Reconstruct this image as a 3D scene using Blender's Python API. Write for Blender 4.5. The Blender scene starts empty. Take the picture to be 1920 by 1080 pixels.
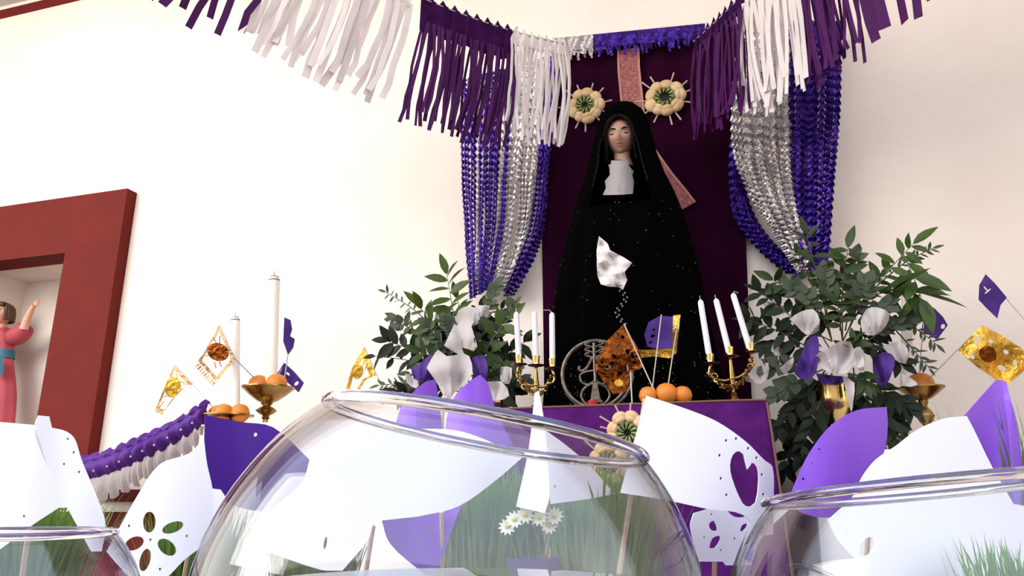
import bpy, bmesh, math, random
from mathutils import Vector, Matrix
from mathutils.geometry import delaunay_2d_cdt
random.seed(7)
rnd = random.uniform
SC = bpy.context.scene
COL = SC.collection

# ------------------------------------------------------------------ camera
D, H = 2.5, 1.3                      # distance of the camera from the wall plane (y = 0), its height
YAW, PIT, FPX = math.radians(17), math.radians(15.8), 1400.0
CAM = Vector((0, -D, H))
FW = Vector((-math.sin(YAW)*math.cos(PIT), math.cos(YAW)*math.cos(PIT), math.sin(PIT)))
RT = Vector((math.cos(YAW), math.sin(YAW), 0))
UP = RT.cross(FW)
cd = bpy.data.cameras.new('camera'); cam = bpy.data.objects.new('camera', cd); COL.objects.link(cam)
cd.sensor_width = 36; cd.lens = 36*FPX/1920; cd.clip_start = 0.02
m = Matrix((RT, UP, -FW)).transposed().to_4x4(); m.translation = CAM
cam.matrix_world = m
SC.camera = cam

# ------------------------------------------------------------------ sky, light, exposure
w = bpy.data.worlds.new('sky'); SC.world = w; w.use_nodes = True
nt = w.node_tree; nt.nodes.clear()
tc = nt.nodes.new('ShaderNodeTexCoord'); sx = nt.nodes.new('ShaderNodeSeparateXYZ')
rp = nt.nodes.new('ShaderNodeValToRGB'); bg = nt.nodes.new('ShaderNodeBackground'); wo = nt.nodes.new('ShaderNodeOutputWorld')
rp.color_ramp.elements[0].position = 0.0; rp.color_ramp.elements[0].color = (1.0, 0.95, 0.89, 1)
rp.color_ramp.elements[1].position = 0.75; rp.color_ramp.elements[1].color = (0.72, 0.83, 1.0, 1)
nt.links.new(tc.outputs['Generated'], sx.inputs[0]); nt.links.new(sx.outputs['Z'], rp.inputs[0])
nt.links.new(rp.outputs[0], bg.inputs[0]); nt.links.new(bg.outputs[0], wo.inputs[0])
bg.inputs[1].default_value = 2.6
ld = bpy.data.lights.new('courtyard_daylight', 'AREA'); ld.shape = 'RECTANGLE'; ld.size = 2.4; ld.size_y = 2.0
ld.energy = 95; ld.color = (1.0, 0.95, 0.88)
lo = bpy.data.objects.new('courtyard_daylight', ld); COL.objects.link(lo)
lo.location = (-3.3, -2.9, 3.0)
lo.rotation_euler = (Vector((-1.2, 0, 2.0)) - lo.location).to_track_quat('-Z', 'Y').to_euler()
SC.view_settings.view_transform = 'Standard'; SC.view_settings.look = 'None'
SC.view_settings.gamma = 1; SC.view_settings.use_curve_mapping = False
SC.view_settings.exposure = 0.2

# ------------------------------------------------------------------ helpers: rays
def ray(px, py): return FW + RT*((px-960)/FPX) - UP*((py-540)/FPX)
def PW(px, py, y=0.0):
    d = ray(px, py); return CAM + d*((y-CAM.y)/d.y)
def PD(px, py, dep): return CAM + ray(px, py)*dep
def PZ(px, py, z):
    d = ray(px, py); return CAM + d*((z-CAM.z)/d.z)
def pxm(p): return (p-CAM).dot(FW)/FPX      # metres per pixel at a point

# ------------------------------------------------------------------ materials
def mat(name, col, rough=0.6, metal=0.0, var=0.0, vscale=20, bump=0.0, bscale=60, trans=0.0, spec=0.5, sheen=0.0, col2=None, stretch=None, sss=0.0):
    m_ = bpy.data.materials.new(name); m_.use_nodes = True
    n = m_.node_tree.nodes; l = m_.node_tree.links
    b = n['Principled BSDF']
    b.inputs['Base Color'].default_value = (*col, 1); b.inputs['Roughness'].default_value = rough
    b.inputs['Metallic'].default_value = metal; b.inputs['Specular IOR Level'].default_value = spec
    if sheen: b.inputs['Sheen Weight'].default_value = sheen
    if sss:
        b.inputs['Subsurface Weight'].default_value = sss; b.inputs['Subsurface Radius'].default_value = (0.02, 0.012, 0.008)
    t = n.new('ShaderNodeTexCoord'); src = t.outputs['Object']
    if stretch:
        mp = n.new('ShaderNodeMapping'); mp.inputs['Scale'].default_value = stretch
        l.new(src, mp.inputs[0]); src = mp.outputs[0]
    if var or col2:
        ns = n.new('ShaderNodeTexNoise'); ns.inputs['Scale'].default_value = vscale; ns.inputs['Detail'].default_value = 6
        l.new(src, ns.inputs['Vector'])
        r = n.new('ShaderNodeValToRGB')
        c2 = col2 if col2 else tuple(c*(1-var) for c in col)
        r.color_ramp.elements[0].position = 0.35; r.color_ramp.elements[0].color = (*c2, 1)
        r.color_ramp.elements[1].position = 0.65; r.color_ramp.elements[1].color = (*col, 1)
        l.new(ns.outputs[0], r.inputs[0]); l.new(r.outputs[0], b.inputs['Base Color'])
    if bump:
        nb = n.new('ShaderNodeTexNoise'); nb.inputs['Scale'].default_value = bscale; nb.inputs['Detail'].default_value = 4
        l.new(src, nb.inputs['Vector'])
        bp = n.new('ShaderNodeBump'); bp.inputs['Strength'].default_value = bump; bp.inputs['Distance'].default_value = 0.01
        l.new(nb.outputs[0], bp.inputs['Height']); l.new(bp.outputs[0], b.inputs['Normal'])
    if trans:
        tr = n.new('ShaderNodeBsdfTranslucent'); tr.inputs[0].default_value = (*col, 1)
        mx = n.new('ShaderNodeMixShader'); mx.inputs[0].default_value = trans
        l.new(b.outputs[0], mx.inputs[1]); l.new(tr.outputs[0], mx.inputs[2]); l.new(mx.outputs[0], n['Material Output'].inputs[0])
    return m_

def glassy(name, tint=(0.995, 0.996, 0.996), edge=(0.55, 0.56, 0.58), f0=0.045, rough=0.0):
    m_ = bpy.data.materials.new(name); m_.use_nodes = True
    n = m_.node_tree.nodes; l = m_.node_tree.links; n.remove(n['Principled BSDF'])
    lw = n.new('ShaderNodeLayerWeight'); lw.inputs[0].default_value = 0.5
    p5 = n.new('ShaderNodeMath'); p5.operation = 'POWER'; p5.inputs[1].default_value = 5
    ma = n.new('ShaderNodeMath'); ma.operation = 'MULTIPLY_ADD'; ma.inputs[1].default_value = 1-f0; ma.inputs[2].default_value = f0
    l.new(lw.outputs['Facing'], p5.inputs[0]); l.new(p5.outputs[0], ma.inputs[0])
    p4 = n.new('ShaderNodeMath'); p4.operation = 'POWER'; p4.inputs[1].default_value = 3.5
    l.new(lw.outputs['Facing'], p4.inputs[0])
    mc = n.new('ShaderNodeMix'); mc.data_type = 'RGBA'; mc.inputs[6].default_value = (*tint, 1); mc.inputs[7].default_value = (*edge, 1)
    l.new(p4.outputs[0], mc.inputs[0])
    tr = n.new('ShaderNodeBsdfTransparent'); l.new(mc.outputs[2], tr.inputs[0])
    gl = n.new('ShaderNodeBsdfGlossy'); gl.inputs['Roughness'].default_value = rough
    mx = n.new('ShaderNodeMixShader'); l.new(ma.outputs[0], mx.inputs[0]); l.new(tr.outputs[0], mx.inputs[1]); l.new(gl.outputs[0], mx.inputs[2])
    l.new(mx.outputs[0], n['Material Output'].inputs[0])
    return m_

def real_glass(name):
    m_ = mat(name, (1, 1, 1), 0.0); b = m_.node_tree.nodes['Principled BSDF']
    b.inputs['Transmission Weight'].default_value = 1; b.inputs['IOR'].default_value = 1.45
    return m_

M = dict(
    wall=mat('plaster', (0.82, 0.735, 0.65), 0.9, 0, vscale=2.2, col2=(0.78, 0.665, 0.59), bump=0.35, bscale=14, spec=0.2),
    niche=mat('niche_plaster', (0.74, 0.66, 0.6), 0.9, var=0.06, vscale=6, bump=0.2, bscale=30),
    red=mat('red_paint', (0.135, 0.0125, 0.008), 0.75, spec=0.15, var=0.12, vscale=9, bump=0.12, bscale=40),
    floor=mat('stone_floor', (0.17, 0.135, 0.12), 0.8, var=0.2, vscale=3),
    ceiling=mat('ceiling_plaster', (0.62, 0.55, 0.48), 0.9, var=0.08, vscale=3),
    velvet=mat('wine_velvet', (0.019, 0.0009, 0.011), 0.95, var=0.35, vscale=5, spec=0.04),
    altar=mat('purple_velvet', (0.085, 0.008, 0.125), 0.85, vscale=14, col2=(0.05, 0.004, 0.078), bump=0.3, bscale=50, sheen=0.03, spec=0.1),
    piping=mat('brown_piping', (0.16, 0.07, 0.04), 0.7),
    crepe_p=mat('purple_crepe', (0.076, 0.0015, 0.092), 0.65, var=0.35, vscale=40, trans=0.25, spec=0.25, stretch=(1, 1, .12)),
    crepe_h=mat('shaded_purple_crepe_folds', (0.035, 0.001, 0.05), 0.8, var=0.5, vscale=30, spec=0.1),  # fringe header: shade on its layered folds put into the colour
    crepe_w=mat('white_crepe', (0.86, 0.79, 0.76), 0.8, var=0.1, vscale=40, trans=0.35, spec=0.2, stretch=(1, 1, .12)),
    foil_p=mat('purple_foil', (0.085, 0.035, 0.36), 0.28, 1.0, var=0.65, vscale=60, bump=0.4, bscale=120),
    foil_s=mat('silver_foil', (0.66, 0.62, 0.61), 0.28, 1.0, var=0.4, vscale=60, bump=0.4, bscale=120),
    gold=mat('gold_foil', (0.95, 0.58, 0.08), 0.3, 0.75, var=0.45, vscale=50, bump=0.6, bscale=70, trans=0.25),
    amber=mat('amber_foil', (0.40, 0.10, 0.008), 0.28, 0.85, var=0.75, vscale=60, bump=0.9, bscale=80, trans=0.2),
    golddark=mat('dull_gold_foil', (0.55, 0.34, 0.16), 0.4, 0.6, var=0.5, vscale=80, bump=0.5, bscale=90, trans=0.1),
    flag_p=mat('purple_tissue', (0.095, 0.028, 0.29), 0.7, var=0.25, vscale=50, trans=0.3),
    brass=mat('brass', (0.42, 0.25, 0.08), 0.26, 1.0, var=0.35, vscale=25, bump=0.08, bscale=60),
    brassbright=mat('polished_brass', (0.88, 0.63, 0.22), 0.16, 1.0, var=0.15, vscale=25, bump=0.1, bscale=40),
    iron=mat('silvered_iron', (0.17, 0.135, 0.105), 0.42, 0.8, var=0.4, vscale=60, bump=0.3, bscale=90),
    orange=mat('orange_peel', (0.68, 0.20, 0.010), 0.42, var=0.15, vscale=15, bump=0.25, bscale=400),
    stem=mat('stem_brown', (0.06, 0.05, 0.02), 0.8),
    leaf=mat('leaf_green', (0.030, 0.058, 0.008), 0.5, vscale=30, col2=(0.016, 0.034, 0.006), spec=.3, trans=0.15),
    leafl=mat('leaf_bright', (0.065, 0.11, 0.014), 0.45, vscale=30, col2=(0.035, 0.065, 0.008), spec=.35, trans=0.25),
    leafd=mat('leaf_dark', (0.009, 0.0165, 0.004), 0.6, spec=.25, var=0.4, vscale=30),
    euc=mat('eucalyptus', (0.085, 0.112, 0.062), 0.65, vscale=30, col2=(0.045, 0.06, 0.038), spec=.25, trans=0.15),
    tulle=mat('white_gauze', (0.62, 0.56, 0.54), 0.8, var=0.06, vscale=20, trans=0.3),
    tulle_p=mat('purple_gauze', (0.085, 0.02, 0.27), 0.7, var=0.4, vscale=30, trans=0.25),
    paper=mat('white_paper', (0.93, 0.93, 0.95), 0.75, spec=0.3, trans=0.12),
    paper_p=mat('purple_paper', (0.25, 0.075, 0.62), 0.45, spec=0.45, var=0.06, vscale=10),
    paper_pd=mat('deep_purple_paper', (0.066, 0.012, 0.26), 0.6, spec=0.3, var=0.06, vscale=10),
    stick=mat('wood_stick', (0.62, 0.45, 0.27), 0.7, var=0.2, vscale=60),
    wire=mat('grey_stick', (0.45, 0.40, 0.36), 0.6),
    greenstick=mat('green_stick', (0.12, 0.17, 0.10), 0.6),
    wax=mat('cream_wax', (0.84, 0.76, 0.66), 0.5, var=0.05, vscale=10, sss=0.1),
    waxw=mat('white_wax', (0.70, 0.65, 0.67), 0.45, sss=0.1),
    tip=mat('burnt_tip', (0.22, 0.19, 0.15), 0.8),
    wick=mat('wick', (0.5, 0.46, 0.4), 0.9),
    black=mat('black_cloth', (0.0008, 0.0007, 0.0008), 1.0, spec=0.015),
    lace=mat('black_lace', (0.004, 0.0035, 0.003), 0.8, var=0.6, vscale=120, spec=0.08),
    bead=mat('silver_beads', (0.32, 0.31, 0.29), 0.4, 0.2),
    skin=mat('painted_skin', (0.40, 0.215, 0.145), 0.5, var=0.08, vscale=12),
    skinc=mat('rosy_skin', (0.66, 0.33, 0.22), 0.5, var=0.08, vscale=12),
    lips=mat('painted_lips', (0.36, 0.10, 0.08), 0.45),
    hair=mat('dark_hair', (0.007, 0.003, 0.002), 0.8, spec=.1, var=0.5, vscale=80, stretch=(1, 1, .2)),
    hairb=mat('brown_hair', (0.12, 0.055, 0.028), 0.6, var=0.5, vscale=60),
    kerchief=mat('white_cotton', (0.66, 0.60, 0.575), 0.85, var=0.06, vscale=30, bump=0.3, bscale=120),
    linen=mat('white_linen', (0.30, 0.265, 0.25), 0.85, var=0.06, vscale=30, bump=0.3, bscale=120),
    ribbon=mat('rose_lace', (0.36, 0.12, 0.09), 0.7, vscale=95, col2=(0.18, 0.04, 0.05), bump=0.6, bscale=140),
    ribbon_e=mat('rose_lace_border', (0.38, 0.16, 0.13), 0.7),
    cream=mat('cream_bract', (0.66, 0.47, 0.27), 0.6, vscale=18, col2=(0.52, 0.33, 0.16), bump=0.25, bscale=60),
    spine=mat('pale_spine', (0.44, 0.33, 0.25), 0.7),
    heart=mat('green_bract', (0.27, 0.33, 0.09), 0.6, var=0.5, vscale=40),
    hole=mat('dark_centre', (0.012, 0.012, 0.006), 0.9),
    pink=mat('pink_robe', (0.42, 0.055, 0.07), 0.7, vscale=10, col2=(0.33, 0.04, 0.055)),
    teal=mat('teal_sash', (0.015, 0.10, 0.16), 0.6),
    cloth=mat('white_tablecloth', (0.80, 0.74, 0.70), 0.85, var=0.05, vscale=8),
    cloth_p=mat('violet_tablecloth', (0.085, 0.03, 0.2), 0.85, var=0.2, vscale=8),
    tissue_p=mat('purple_tissue_ruffle', (0.10, 0.012, 0.26), 0.7, var=0.3, vscale=50, trans=0.2),
    tissue_w=mat('pale_tissue_ruffle', (0.44, 0.37, 0.36), 0.85, var=0.15, vscale=30, trans=0.15),
    grass=mat('wheatgrass', (0.16, 0.30, 0.05), 0.5, vscale=30, col2=(0.09, 0.2, 0.03), trans=0.3),
    clay=mat('clay_pot', (0.3, 0.13, 0.07), 0.8, var=0.2, vscale=20),
    pot_p=mat('violet_pot', (0.05, 0.03, 0.13), 0.5),
    petal=mat('white_petal', (0.88, 0.88, 0.72), 0.7, trans=0.3),
    yolk=mat('yellow_centre', (0.6, 0.55, 0.08), 0.8),
    glass=glassy('thin_glass'), rim=real_glass('rim_glass'),
    water=glassy('water', (0.78, 0.90, 0.97), (0.45, 0.7, 0.95), 0.03),
    redwax=mat('red_glass_cup', (0.45, 0.02, 0.03), 0.2),
    wood=mat('table_wood', (0.2, 0.11, 0.06), 0.7, var=0.3, vscale=12),
)

# ------------------------------------------------------------------ mesh builder
ORG = {}
class MB:
    def __init__(s): s.v = []; s.f = []
    def add(s, vs, fs):
        o = len(s.v); s.v += [Vector(v) for v in vs]; s.f += [tuple(i+o for i in f) for f in fs]; return s
    def box(s, a, b):
        x0, y0, z0 = a; x1, y1, z1 = b
        return s.add([(x0,y0,z0),(x1,y0,z0),(x1,y1,z0),(x0,y1,z0),(x0,y0,z1),(x1,y0,z1),(x1,y1,z1),(x0,y1,z1)],
                     [(0,3,2,1),(4,5,6,7),(0,1,5,4),(1,2,6,5),(2,3,7,6),(3,0,4,7)])
    def tube(s, path, rad, seg=8, cap=True):
        path = [Vector(p) for p in path]; n = len(path)
        if not hasattr(rad, '__len__'): rad = [rad]*n
        vs = []; prev = None
        for i, p in enumerate(path):
            t = (path[min(i+1, n-1)] - path[max(i-1, 0)])
            t = t.normalized() if t.length > 1e-9 else Vector((0, 0, 1))
            if prev is None:
                a = Vector((0, 0, 1)) if abs(t.z) < .9 else Vector((1, 0, 0)); u = t.cross(a).normalized()
            else:
                u = prev - t*prev.dot(t); u = u.normalized() if u.length > 1e-9 else t.orthogonal().normalized()
            prev = u; v = t.cross(u)
            for k in range(seg):
                a = 2*math.pi*k/seg; vs.append(p + (u*math.cos(a)+v*math.sin(a))*rad[i])
        fs = [(i*seg+k, i*seg+(k+1) % seg, (i+1)*seg+(k+1) % seg, (i+1)*seg+k) for i in range(n-1) for k in range(seg)]
        if cap: fs += [tuple(range(seg))[::-1], tuple((n-1)*seg+k for k in range(seg))]
        return s.add(vs, fs)
    def lathe(s, prof, c=(0, 0, 0), seg=28, fold=None, close=False, sx=1.0, sy=1.0):
        c = Vector(c); vs = []; n = len(prof)
        for i, (r, z) in enumerate(prof):
            for k in range(seg):
                a = 2*math.pi*k/seg; q = r*(fold(a, i/(n-1)) if fold else 1)
                vs.append(c + Vector((q*math.cos(a)*sx, q*math.sin(a)*sy, z)))
        fs = [(i*seg+k, i*seg+(k+1) % seg, (i+1)*seg+(k+1) % seg, (i+1)*seg+k) for i in range(n-1) for k in range(seg)]
        if close: fs += [((n-1)*seg+k, (n-1)*seg+(k+1) % seg, (k+1) % seg, k) for k in range(seg)]
        else: fs += [tuple(range(seg))[::-1], tuple((n-1)*seg+k for k in range(seg))]
        return s.add(vs, fs)
    def ball(s, c, r, seg=14, rings=9, sx=1, sy=1, sz=1, rot=None):
        c = Vector(c); vs = []; fs = []
        for i in range(rings+1):
            t = math.pi*i/rings
            for k in range(seg):
                a = 2*math.pi*k/seg
                p = Vector((math.sin(t)*math.cos(a)*sx, math.sin(t)*math.sin(a)*sy, math.cos(t)*sz))*r
                if rot: p = rot @ p
                vs.append(c+p)
        fs = [(i*seg+k, (i+1)*seg+k, (i+1)*seg+(k+1) % seg, i*seg+(k+1) % seg) for i in range(rings) for k in range(seg)]
        return s.add(vs, fs)
    def grid(s, rows):
        n = len(rows); k = len(rows[0])
        return s.add([p for r in rows for p in r], [(i*k+j, i*k+j+1, (i+1)*k+j+1, (i+1)*k+j) for i in range(n-1) for j in range(k-1)])

def mesh_of(name, mb, mt, off=Vector((0, 0, 0)), smooth=True):
    me = bpy.data.meshes.new(name)
    me.from_pydata([tuple(v-off) for v in mb.v], [], mb.f)
    me.materials.append(mt); me.validate()
    bm = bmesh.new(); bm.from_mesh(me); bmesh.ops.remove_doubles(bm, verts=bm.verts, dist=1e-6)
    bmesh.ops.recalc_face_normals(bm, faces=bm.faces); bm.to_mesh(me); bm.free()
    if smooth:
        me.shade_smooth()
        try: me.set_sharp_from_angle(angle=math.radians(40))
        except Exception: pass
    return me
def part(name, mb, mt, parent=None, loc=None, thick=0, smooth=True, kind=None, label=None):
    """one mesh object; geometry given in world space, origin at the thing's base"""
    off = ORG[parent.name] if parent else Vector(loc if loc is not None else (0, 0, 0))
    o = bpy.data.objects.new(name, mesh_of(name, mb, mt, off, smooth)); COL.objects.link(o)
    if parent: o.parent = parent
    else: o.location = off
    ORG[o.name] = off
    if thick:
        s = o.modifiers.new('thickness', 'SOLIDIFY'); s.thickness = thick; s.offset = 0
        if smooth:
            s = o.modifiers.new('crisp_edges', 'EDGE_SPLIT'); s.split_angle = math.radians(50)
    if kind: o['kind'] = kind
    if label: o['label'] = label
    return o
def tag(o, label, cat, group=None):
    o['label'] = label; o['category'] = cat
    if group: o['group'] = group
    return o
def thing(name, loc, label, cat, group=None):
    o = bpy.data.objects.new(name, None); o.empty_display_size = 0.05; COL.objects.link(o); o.location = loc
    ORG[o.name] = Vector(loc); return tag(o, label, cat, group)
def struct(name, mb, mt, smooth=False):
    o = part(name, mb, mt, smooth=smooth); o['kind'] = 'structure'; return o
def dup(root, delta, label=None, group=None):
    r = root.copy(); COL.objects.link(r); r.location = root.location + Vector(delta)
    if label: r['label'] = label
    if group: r['group'] = group
    ORG[r.name] = ORG[root.name] + Vector(delta)
    for ch in list(root.children):
        c = ch.copy(); COL.objects.link(c); c.parent = r
        for g in ch.children:
            q = g.copy(); COL.objects.link(q); q.parent = c
    return r
def catmull(pts, n=6):
    pts = [Vector(p) for p in pts]; out = []
    for i in range(len(pts)-1):
        p0 = pts[max(i-1, 0)]; p1 = pts[i]; p2 = pts[i+1]; p3 = pts[min(i+2, len(pts)-1)]
        for k in range(n):
            t = k/n
            out.append(0.5*((2*p1)+(p2-p0)*t+(2*p0-5*p1+4*p2-p3)*t*t+(3*p1-p0-3*p2+p3)*t**3))
    out.append(pts[-1]); return out
def pip(x, y, poly):
    c = False; j = len(poly)-1
    for i in range(len(poly)):
        xi, yi = poly[i]; xj, yj = poly[j]
        if (yi > y) != (yj > y) and x < (xj-xi)*(y-yi)/(yj-yi)+xi: c = not c
        j = i
    return c
def oval(cx, cy, a, b=None, rot=0, n=10):
    b = b or a; r = math.radians(rot)
    return [(cx+a*math.cos(t)*math.cos(r)-b*math.sin(t)*math.sin(r), cy+a*math.cos(t)*math.sin(r)+b*math.sin(t)*math.cos(r))
            for t in [2*math.pi*i/n for i in range(n)]]
def round_poly(pts, n=3):
    v = catmull([Vector((x, y, 0)) for x, y in pts]+[Vector((*pts[0], 0))], n)[:-1]
    return [(p.x, p.y) for p in v]
def smooth_poly(pts, n=4, corner=48):
    """round the gentle bends of an outline and keep its corners"""
    N = len(pts); P_ = [Vector((x, y)) for x, y in pts]; tan = []
    for i in range(N):
        a = P_[i]-P_[i-1]; b_ = P_[(i+1) % N]-P_[i]
        tan.append(None if a.angle(b_, 0) > math.radians(corner) else (P_[(i+1) % N]-P_[i-1]).normalized())
    out = []
    for i in range(N):
        a, b_ = P_[i], P_[(i+1) % N]; L_ = (b_-a).length; d = (b_-a)/max(L_, 1e-6)
        ta = (tan[i] or d)*L_; tb = (tan[(i+1) % N] or d)*L_
        if tan[i] is None and tan[(i+1) % N] is None: out.append(tuple(a)); continue
        for k in range(n):
            t = k/n; out.append(tuple(a*(2*t**3-3*t*t+1)+ta*(t**3-2*t*t+t)+b_*(-2*t**3+3*t*t)+tb*(t**3-t*t)))
    return out
def sheet(outline, holes, place, step=12):
    """a flat piece of paper or foil cut to an outline with holes, bent in space by place(u, v)"""
    pts = []; edges = []
    def loop(poly):
        b = len(pts); k = 0
        n = len(poly); full = []
        for i in range(n):
            x0, y0 = poly[i]; x1, y1 = poly[(i+1) % n]
            q = max(1, int(math.hypot(x1-x0, y1-y0)/step))
            full += [(x0+(x1-x0)*t/q, y0+(y1-y0)*t/q) for t in range(q)]
        for x, y in full: pts.append((x, y))
        for i in range(len(full)): edges.append((b+i, b+(i+1) % len(full)))
    loop(outline)
    for h in holes: loop(h)
    xs = [p[0] for p in outline]; ys = [p[1] for p in outline]
    x = min(xs)+step/2
    while x < max(xs):
        y = min(ys)+step/2
        while y < max(ys):
            if pip(x, y, outline) and not any(pip(x, y, h) for h in holes):
                if min((x-a)**2+(y-b)**2 for a, b in pts[:len(edges)]) > (0.35*step)**2: pts.append((x+rnd(-.5, .5), y+rnd(-.5, .5)))
            y += step
        x += step
    S = 100.0
    V, E, F, _, _, _ = delaunay_2d_cdt([Vector((a/S, b/S)) for a, b in pts], edges, [], 0, 1e-6)
    mb = MB(); fs = []
    for f in F:
        cx = sum(V[i].x for i in f)/len(f)*S; cy = sum(V[i].y for i in f)/len(f)*S
        if pip(cx, cy, outline) and not any(pip(cx, cy, h) for h in holes): fs.append(tuple(f))
    mb.add([place(v.x*S, v.y*S) for v in V], fs)
    return mb

# ================================================================== SETTING
zc = H
e = 0.056
fo = PW(257, 362, 0)                   # frame outer corner on the wall
fi = PW(122, 474, -e)                  # frame inner corner at its face
nx1, nz1 = fi.x, fi.z
nx0 = nx1-0.62; nz0 = PW(20, 806, -e).z
ox0 = nx0-(fo.x-nx1); oz0 = nz0-0.22
NB = 0.30
wl = MB()
X0, X1, Z1 = -6.0, 2.0, 3.85
G = .012
wl.box((X0, 0, 0), (nx0-G, .5, Z1)); wl.box((nx1+G, 0, 0), (X1, .5, Z1)); wl.box((nx0-G, 0, nz1+G), (nx1+G, .5, Z1)); wl.box((nx0-G, 0, 0), (nx1+G, .5, nz0-.001))
struct('wall_back', wl, M['wall'])
nb = MB(); nb.box((nx0-G, NB, nz0), (nx1+G, NB+.02, nz1+G))
struct('wall_niche', nb, M['niche'])
fr = MB()
for a, b in (((ox0, -e, nz1), (fo.x, .07, fo.z)), ((ox0, -e, oz0), (fo.x, .07, nz0)), ((ox0, -e, nz0), (nx0, .07, nz1)), ((nx1, -e, nz0), (fo.x, .07, nz1))):
    fr.box(a, b)
struct('trim_1', fr, M['red'])
za, zb = PW(235, 918).z, PW(235, 941).z
zz = PW(235, 960).z
dd = MB(); dd.box((X0, -.012, zb), (PW(860, 935).x, 0.0, za)); struct('trim_2', dd, M['red'])
dd = MB(); dd.box((X0, -.012, 0), (X1, 0.0, zz)); struct('baseboard_back', dd, M['red'])
t0, t1 = PW(60, 22), PW(60, 10)
dd = MB(); dd.box((X0, -.006, t0.z), (PW(190, 0).x+.6, 0, t1.z+.012)); struct('trim_3', dd, M['red'])
fl = MB(); fl.box((-12, -14, -.1), (8, .5, 0)); struct('floor', fl, M['floor'])
ce = MB(); ce.box((X0, -1.4, 3.85), (X1+.3, .5, 4.0)); struct('ceiling', ce, M['ceiling'])  # unseen porch roof, its depth shaped to keep sky off the back wall
wf = MB(); wf.box((-9, -7.6, 0), (8, -7.3, 4.0)); struct('wall_sky_block_front', wf, M['ceiling'])  # unseen wall added behind the camera to cut off the low sky
wr = MB(); wr.box((X1, -1.4, 0), (X1+.3, .5, 3.85)); struct('wall_sky_block_right', wr, M['wall'])  # unseen side wall added to hold back sky light on the right

# ================================================================== ALTAR
fe = PW(1200, 762, -0.62); AZ = fe.z
ax0, ax1 = PW(905, 770, -0.62).x, PW(1440, 757, -0.62).x
at = thing('altar_table', ((ax0+ax1)/2, -.34, 0), 'wooden altar table hidden under the purple velvet cloth, bearing the statue', 'table')
b = MB(); b.box((ax0+.02, -.60, AZ-.05), (ax1-.02, -.06, AZ-.004)); part('table_top', b, M['wood'], at, smooth=False)
for lx in (ax0+.06, ax1-.06):
    for ly in (-.55, -.11):
        b = MB(); b.box((lx-.03, ly-.03, 0), (lx+.03, ly+.03, AZ-.05)); part('leg', b, M['wood'], at, smooth=False)
ac = thing('altar_cloth', ((ax0+ax1)/2, -.34, AZ), 'purple velvet cloth with brown piping draped over the altar table', 'tablecloth')
def cloth_row(t):
    """perimeter of the cloth at drop t (0 = table edge .. 1 = hem), front and both sides"""
    out = []
    zz_ = AZ-t*(AZ-.12)
    fl_ = .075*min(t*1.6, 1)**.8
    cx, cy = (ax0+ax1)/2, -.34; hx, hy = (ax1-ax0)/2, .28
    n = 90
    for i in range(n+1):
        u = i/n*3.0
        if u < 1: p = Vector((cx-hx, cy+hy-2*hy*u, 0)); nn = Vector((-1, 0, 0))
        elif u < 2: p = Vector((cx-hx+2*hx*(u-1), cy-hy, 0)); nn = Vector((0, -1, 0))
        else: p = Vector((cx+hx, cy-hy+2*hy*(u-2), 0)); nn = Vector((1, 0, 0))
        dc = min(abs(u-1), abs(u-2))
        if dc < .12:
            k = 1-dc/.12; p += (Vector((cx, cy, 0))-p).normalized()*.012*k
        wav = (math.sin(u*16)*.4+math.sin(u*31+1)*.25)*.02*min(1, t*2)
        p += nn*(fl_*.45+wav+.004); p.z = zz_; out.append(p)
    return out
b = MB(); rows = [cloth_row(t) for t in (0, .015, .05, .1, .2, .35, .5, .75, 1)]
top = [Vector((p.x, p.y, AZ+.004)) for p in rows[0]]
inner = [Vector(((p.x-(ax0+ax1)/2)*.97+(ax0+ax1)/2, (p.y+.34)*.97-.34, AZ+.006)) for p in rows[0]]
b.grid([inner, top]+rows); b.add(inner, [tuple(range(len(inner)))])
part('cloth', b, M['altar'], ac)
b = MB(); b.tube([p+Vector((0, 0, .002)) for p in top], .0028, 6)
for k in (60,):
    b.tube([r[k]+Vector((.003, -.003, 0)) for r in rows], .003, 6)
part('piping', b, M['piping'], ac)

# side tables with pale cloths
def side_table(xa, xb, ya, yb, z, label):
    t = thing('side_table', ((xa+xb)/2, (ya+yb)/2, 0), label, 'table')
    b = MB(); b.box((xa, ya, z-.03), (xb, yb, z-.002)); part('table_top', b, M['wood'], t, smooth=False)
    for lx in (xa+.04, xb-.04):
        for ly in (ya+.04, yb-.04):
            b = MB(); b.box((lx-.025, ly-.025, 0), (lx+.025, ly+.025, z-.03)); part('leg', b, M['wood'], t, smooth=False)
    c = thing('table_cover', ((xa+xb)/2, (ya+yb)/2, z), label.replace('wooden side table', 'pale cloth over the side table'), 'tablecloth')
    b = MB(); rows = []
    for t_ in (0, .05, .3, .6, 1):
        r = []; n = 70
        for i in range(n+1):
            u = i/n*3
            if u < 1: p = Vector((xa, yb+(ya-yb)*u, 0)); nn = Vector((-1, 0, 0))
            elif u < 2: p = Vector((xa+(xb-xa)*(u-1), ya, 0)); nn = Vector((0, -1, 0))
            else: p = Vector((xb, ya+(yb-ya)*(u-2), 0)); nn = Vector((1, 0, 0))
            p += nn*(.005+(.02+.02*math.sin(u*22))*t_); p.z = z+.002-t_*(z-.2); r.append(p)
        rows.append(r)
    b.grid(rows); b.add(rows[0], [tuple(range(len(rows[0])))]); part('cloth', b, M['cloth'], c)
LZ = PW(500, 806, -.30).z
lx0, lx1 = PW(408, 800, -.42).x, ax0-.06
side_table(lx0, lx1, -.50, -.06, LZ, 'wooden side table left of the altar under the brass goblets')
RZ = PW(1620, 852, -.35).z
rx0, rx1 = ax1+.10, PW(1790, 850, -.3).x
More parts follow.
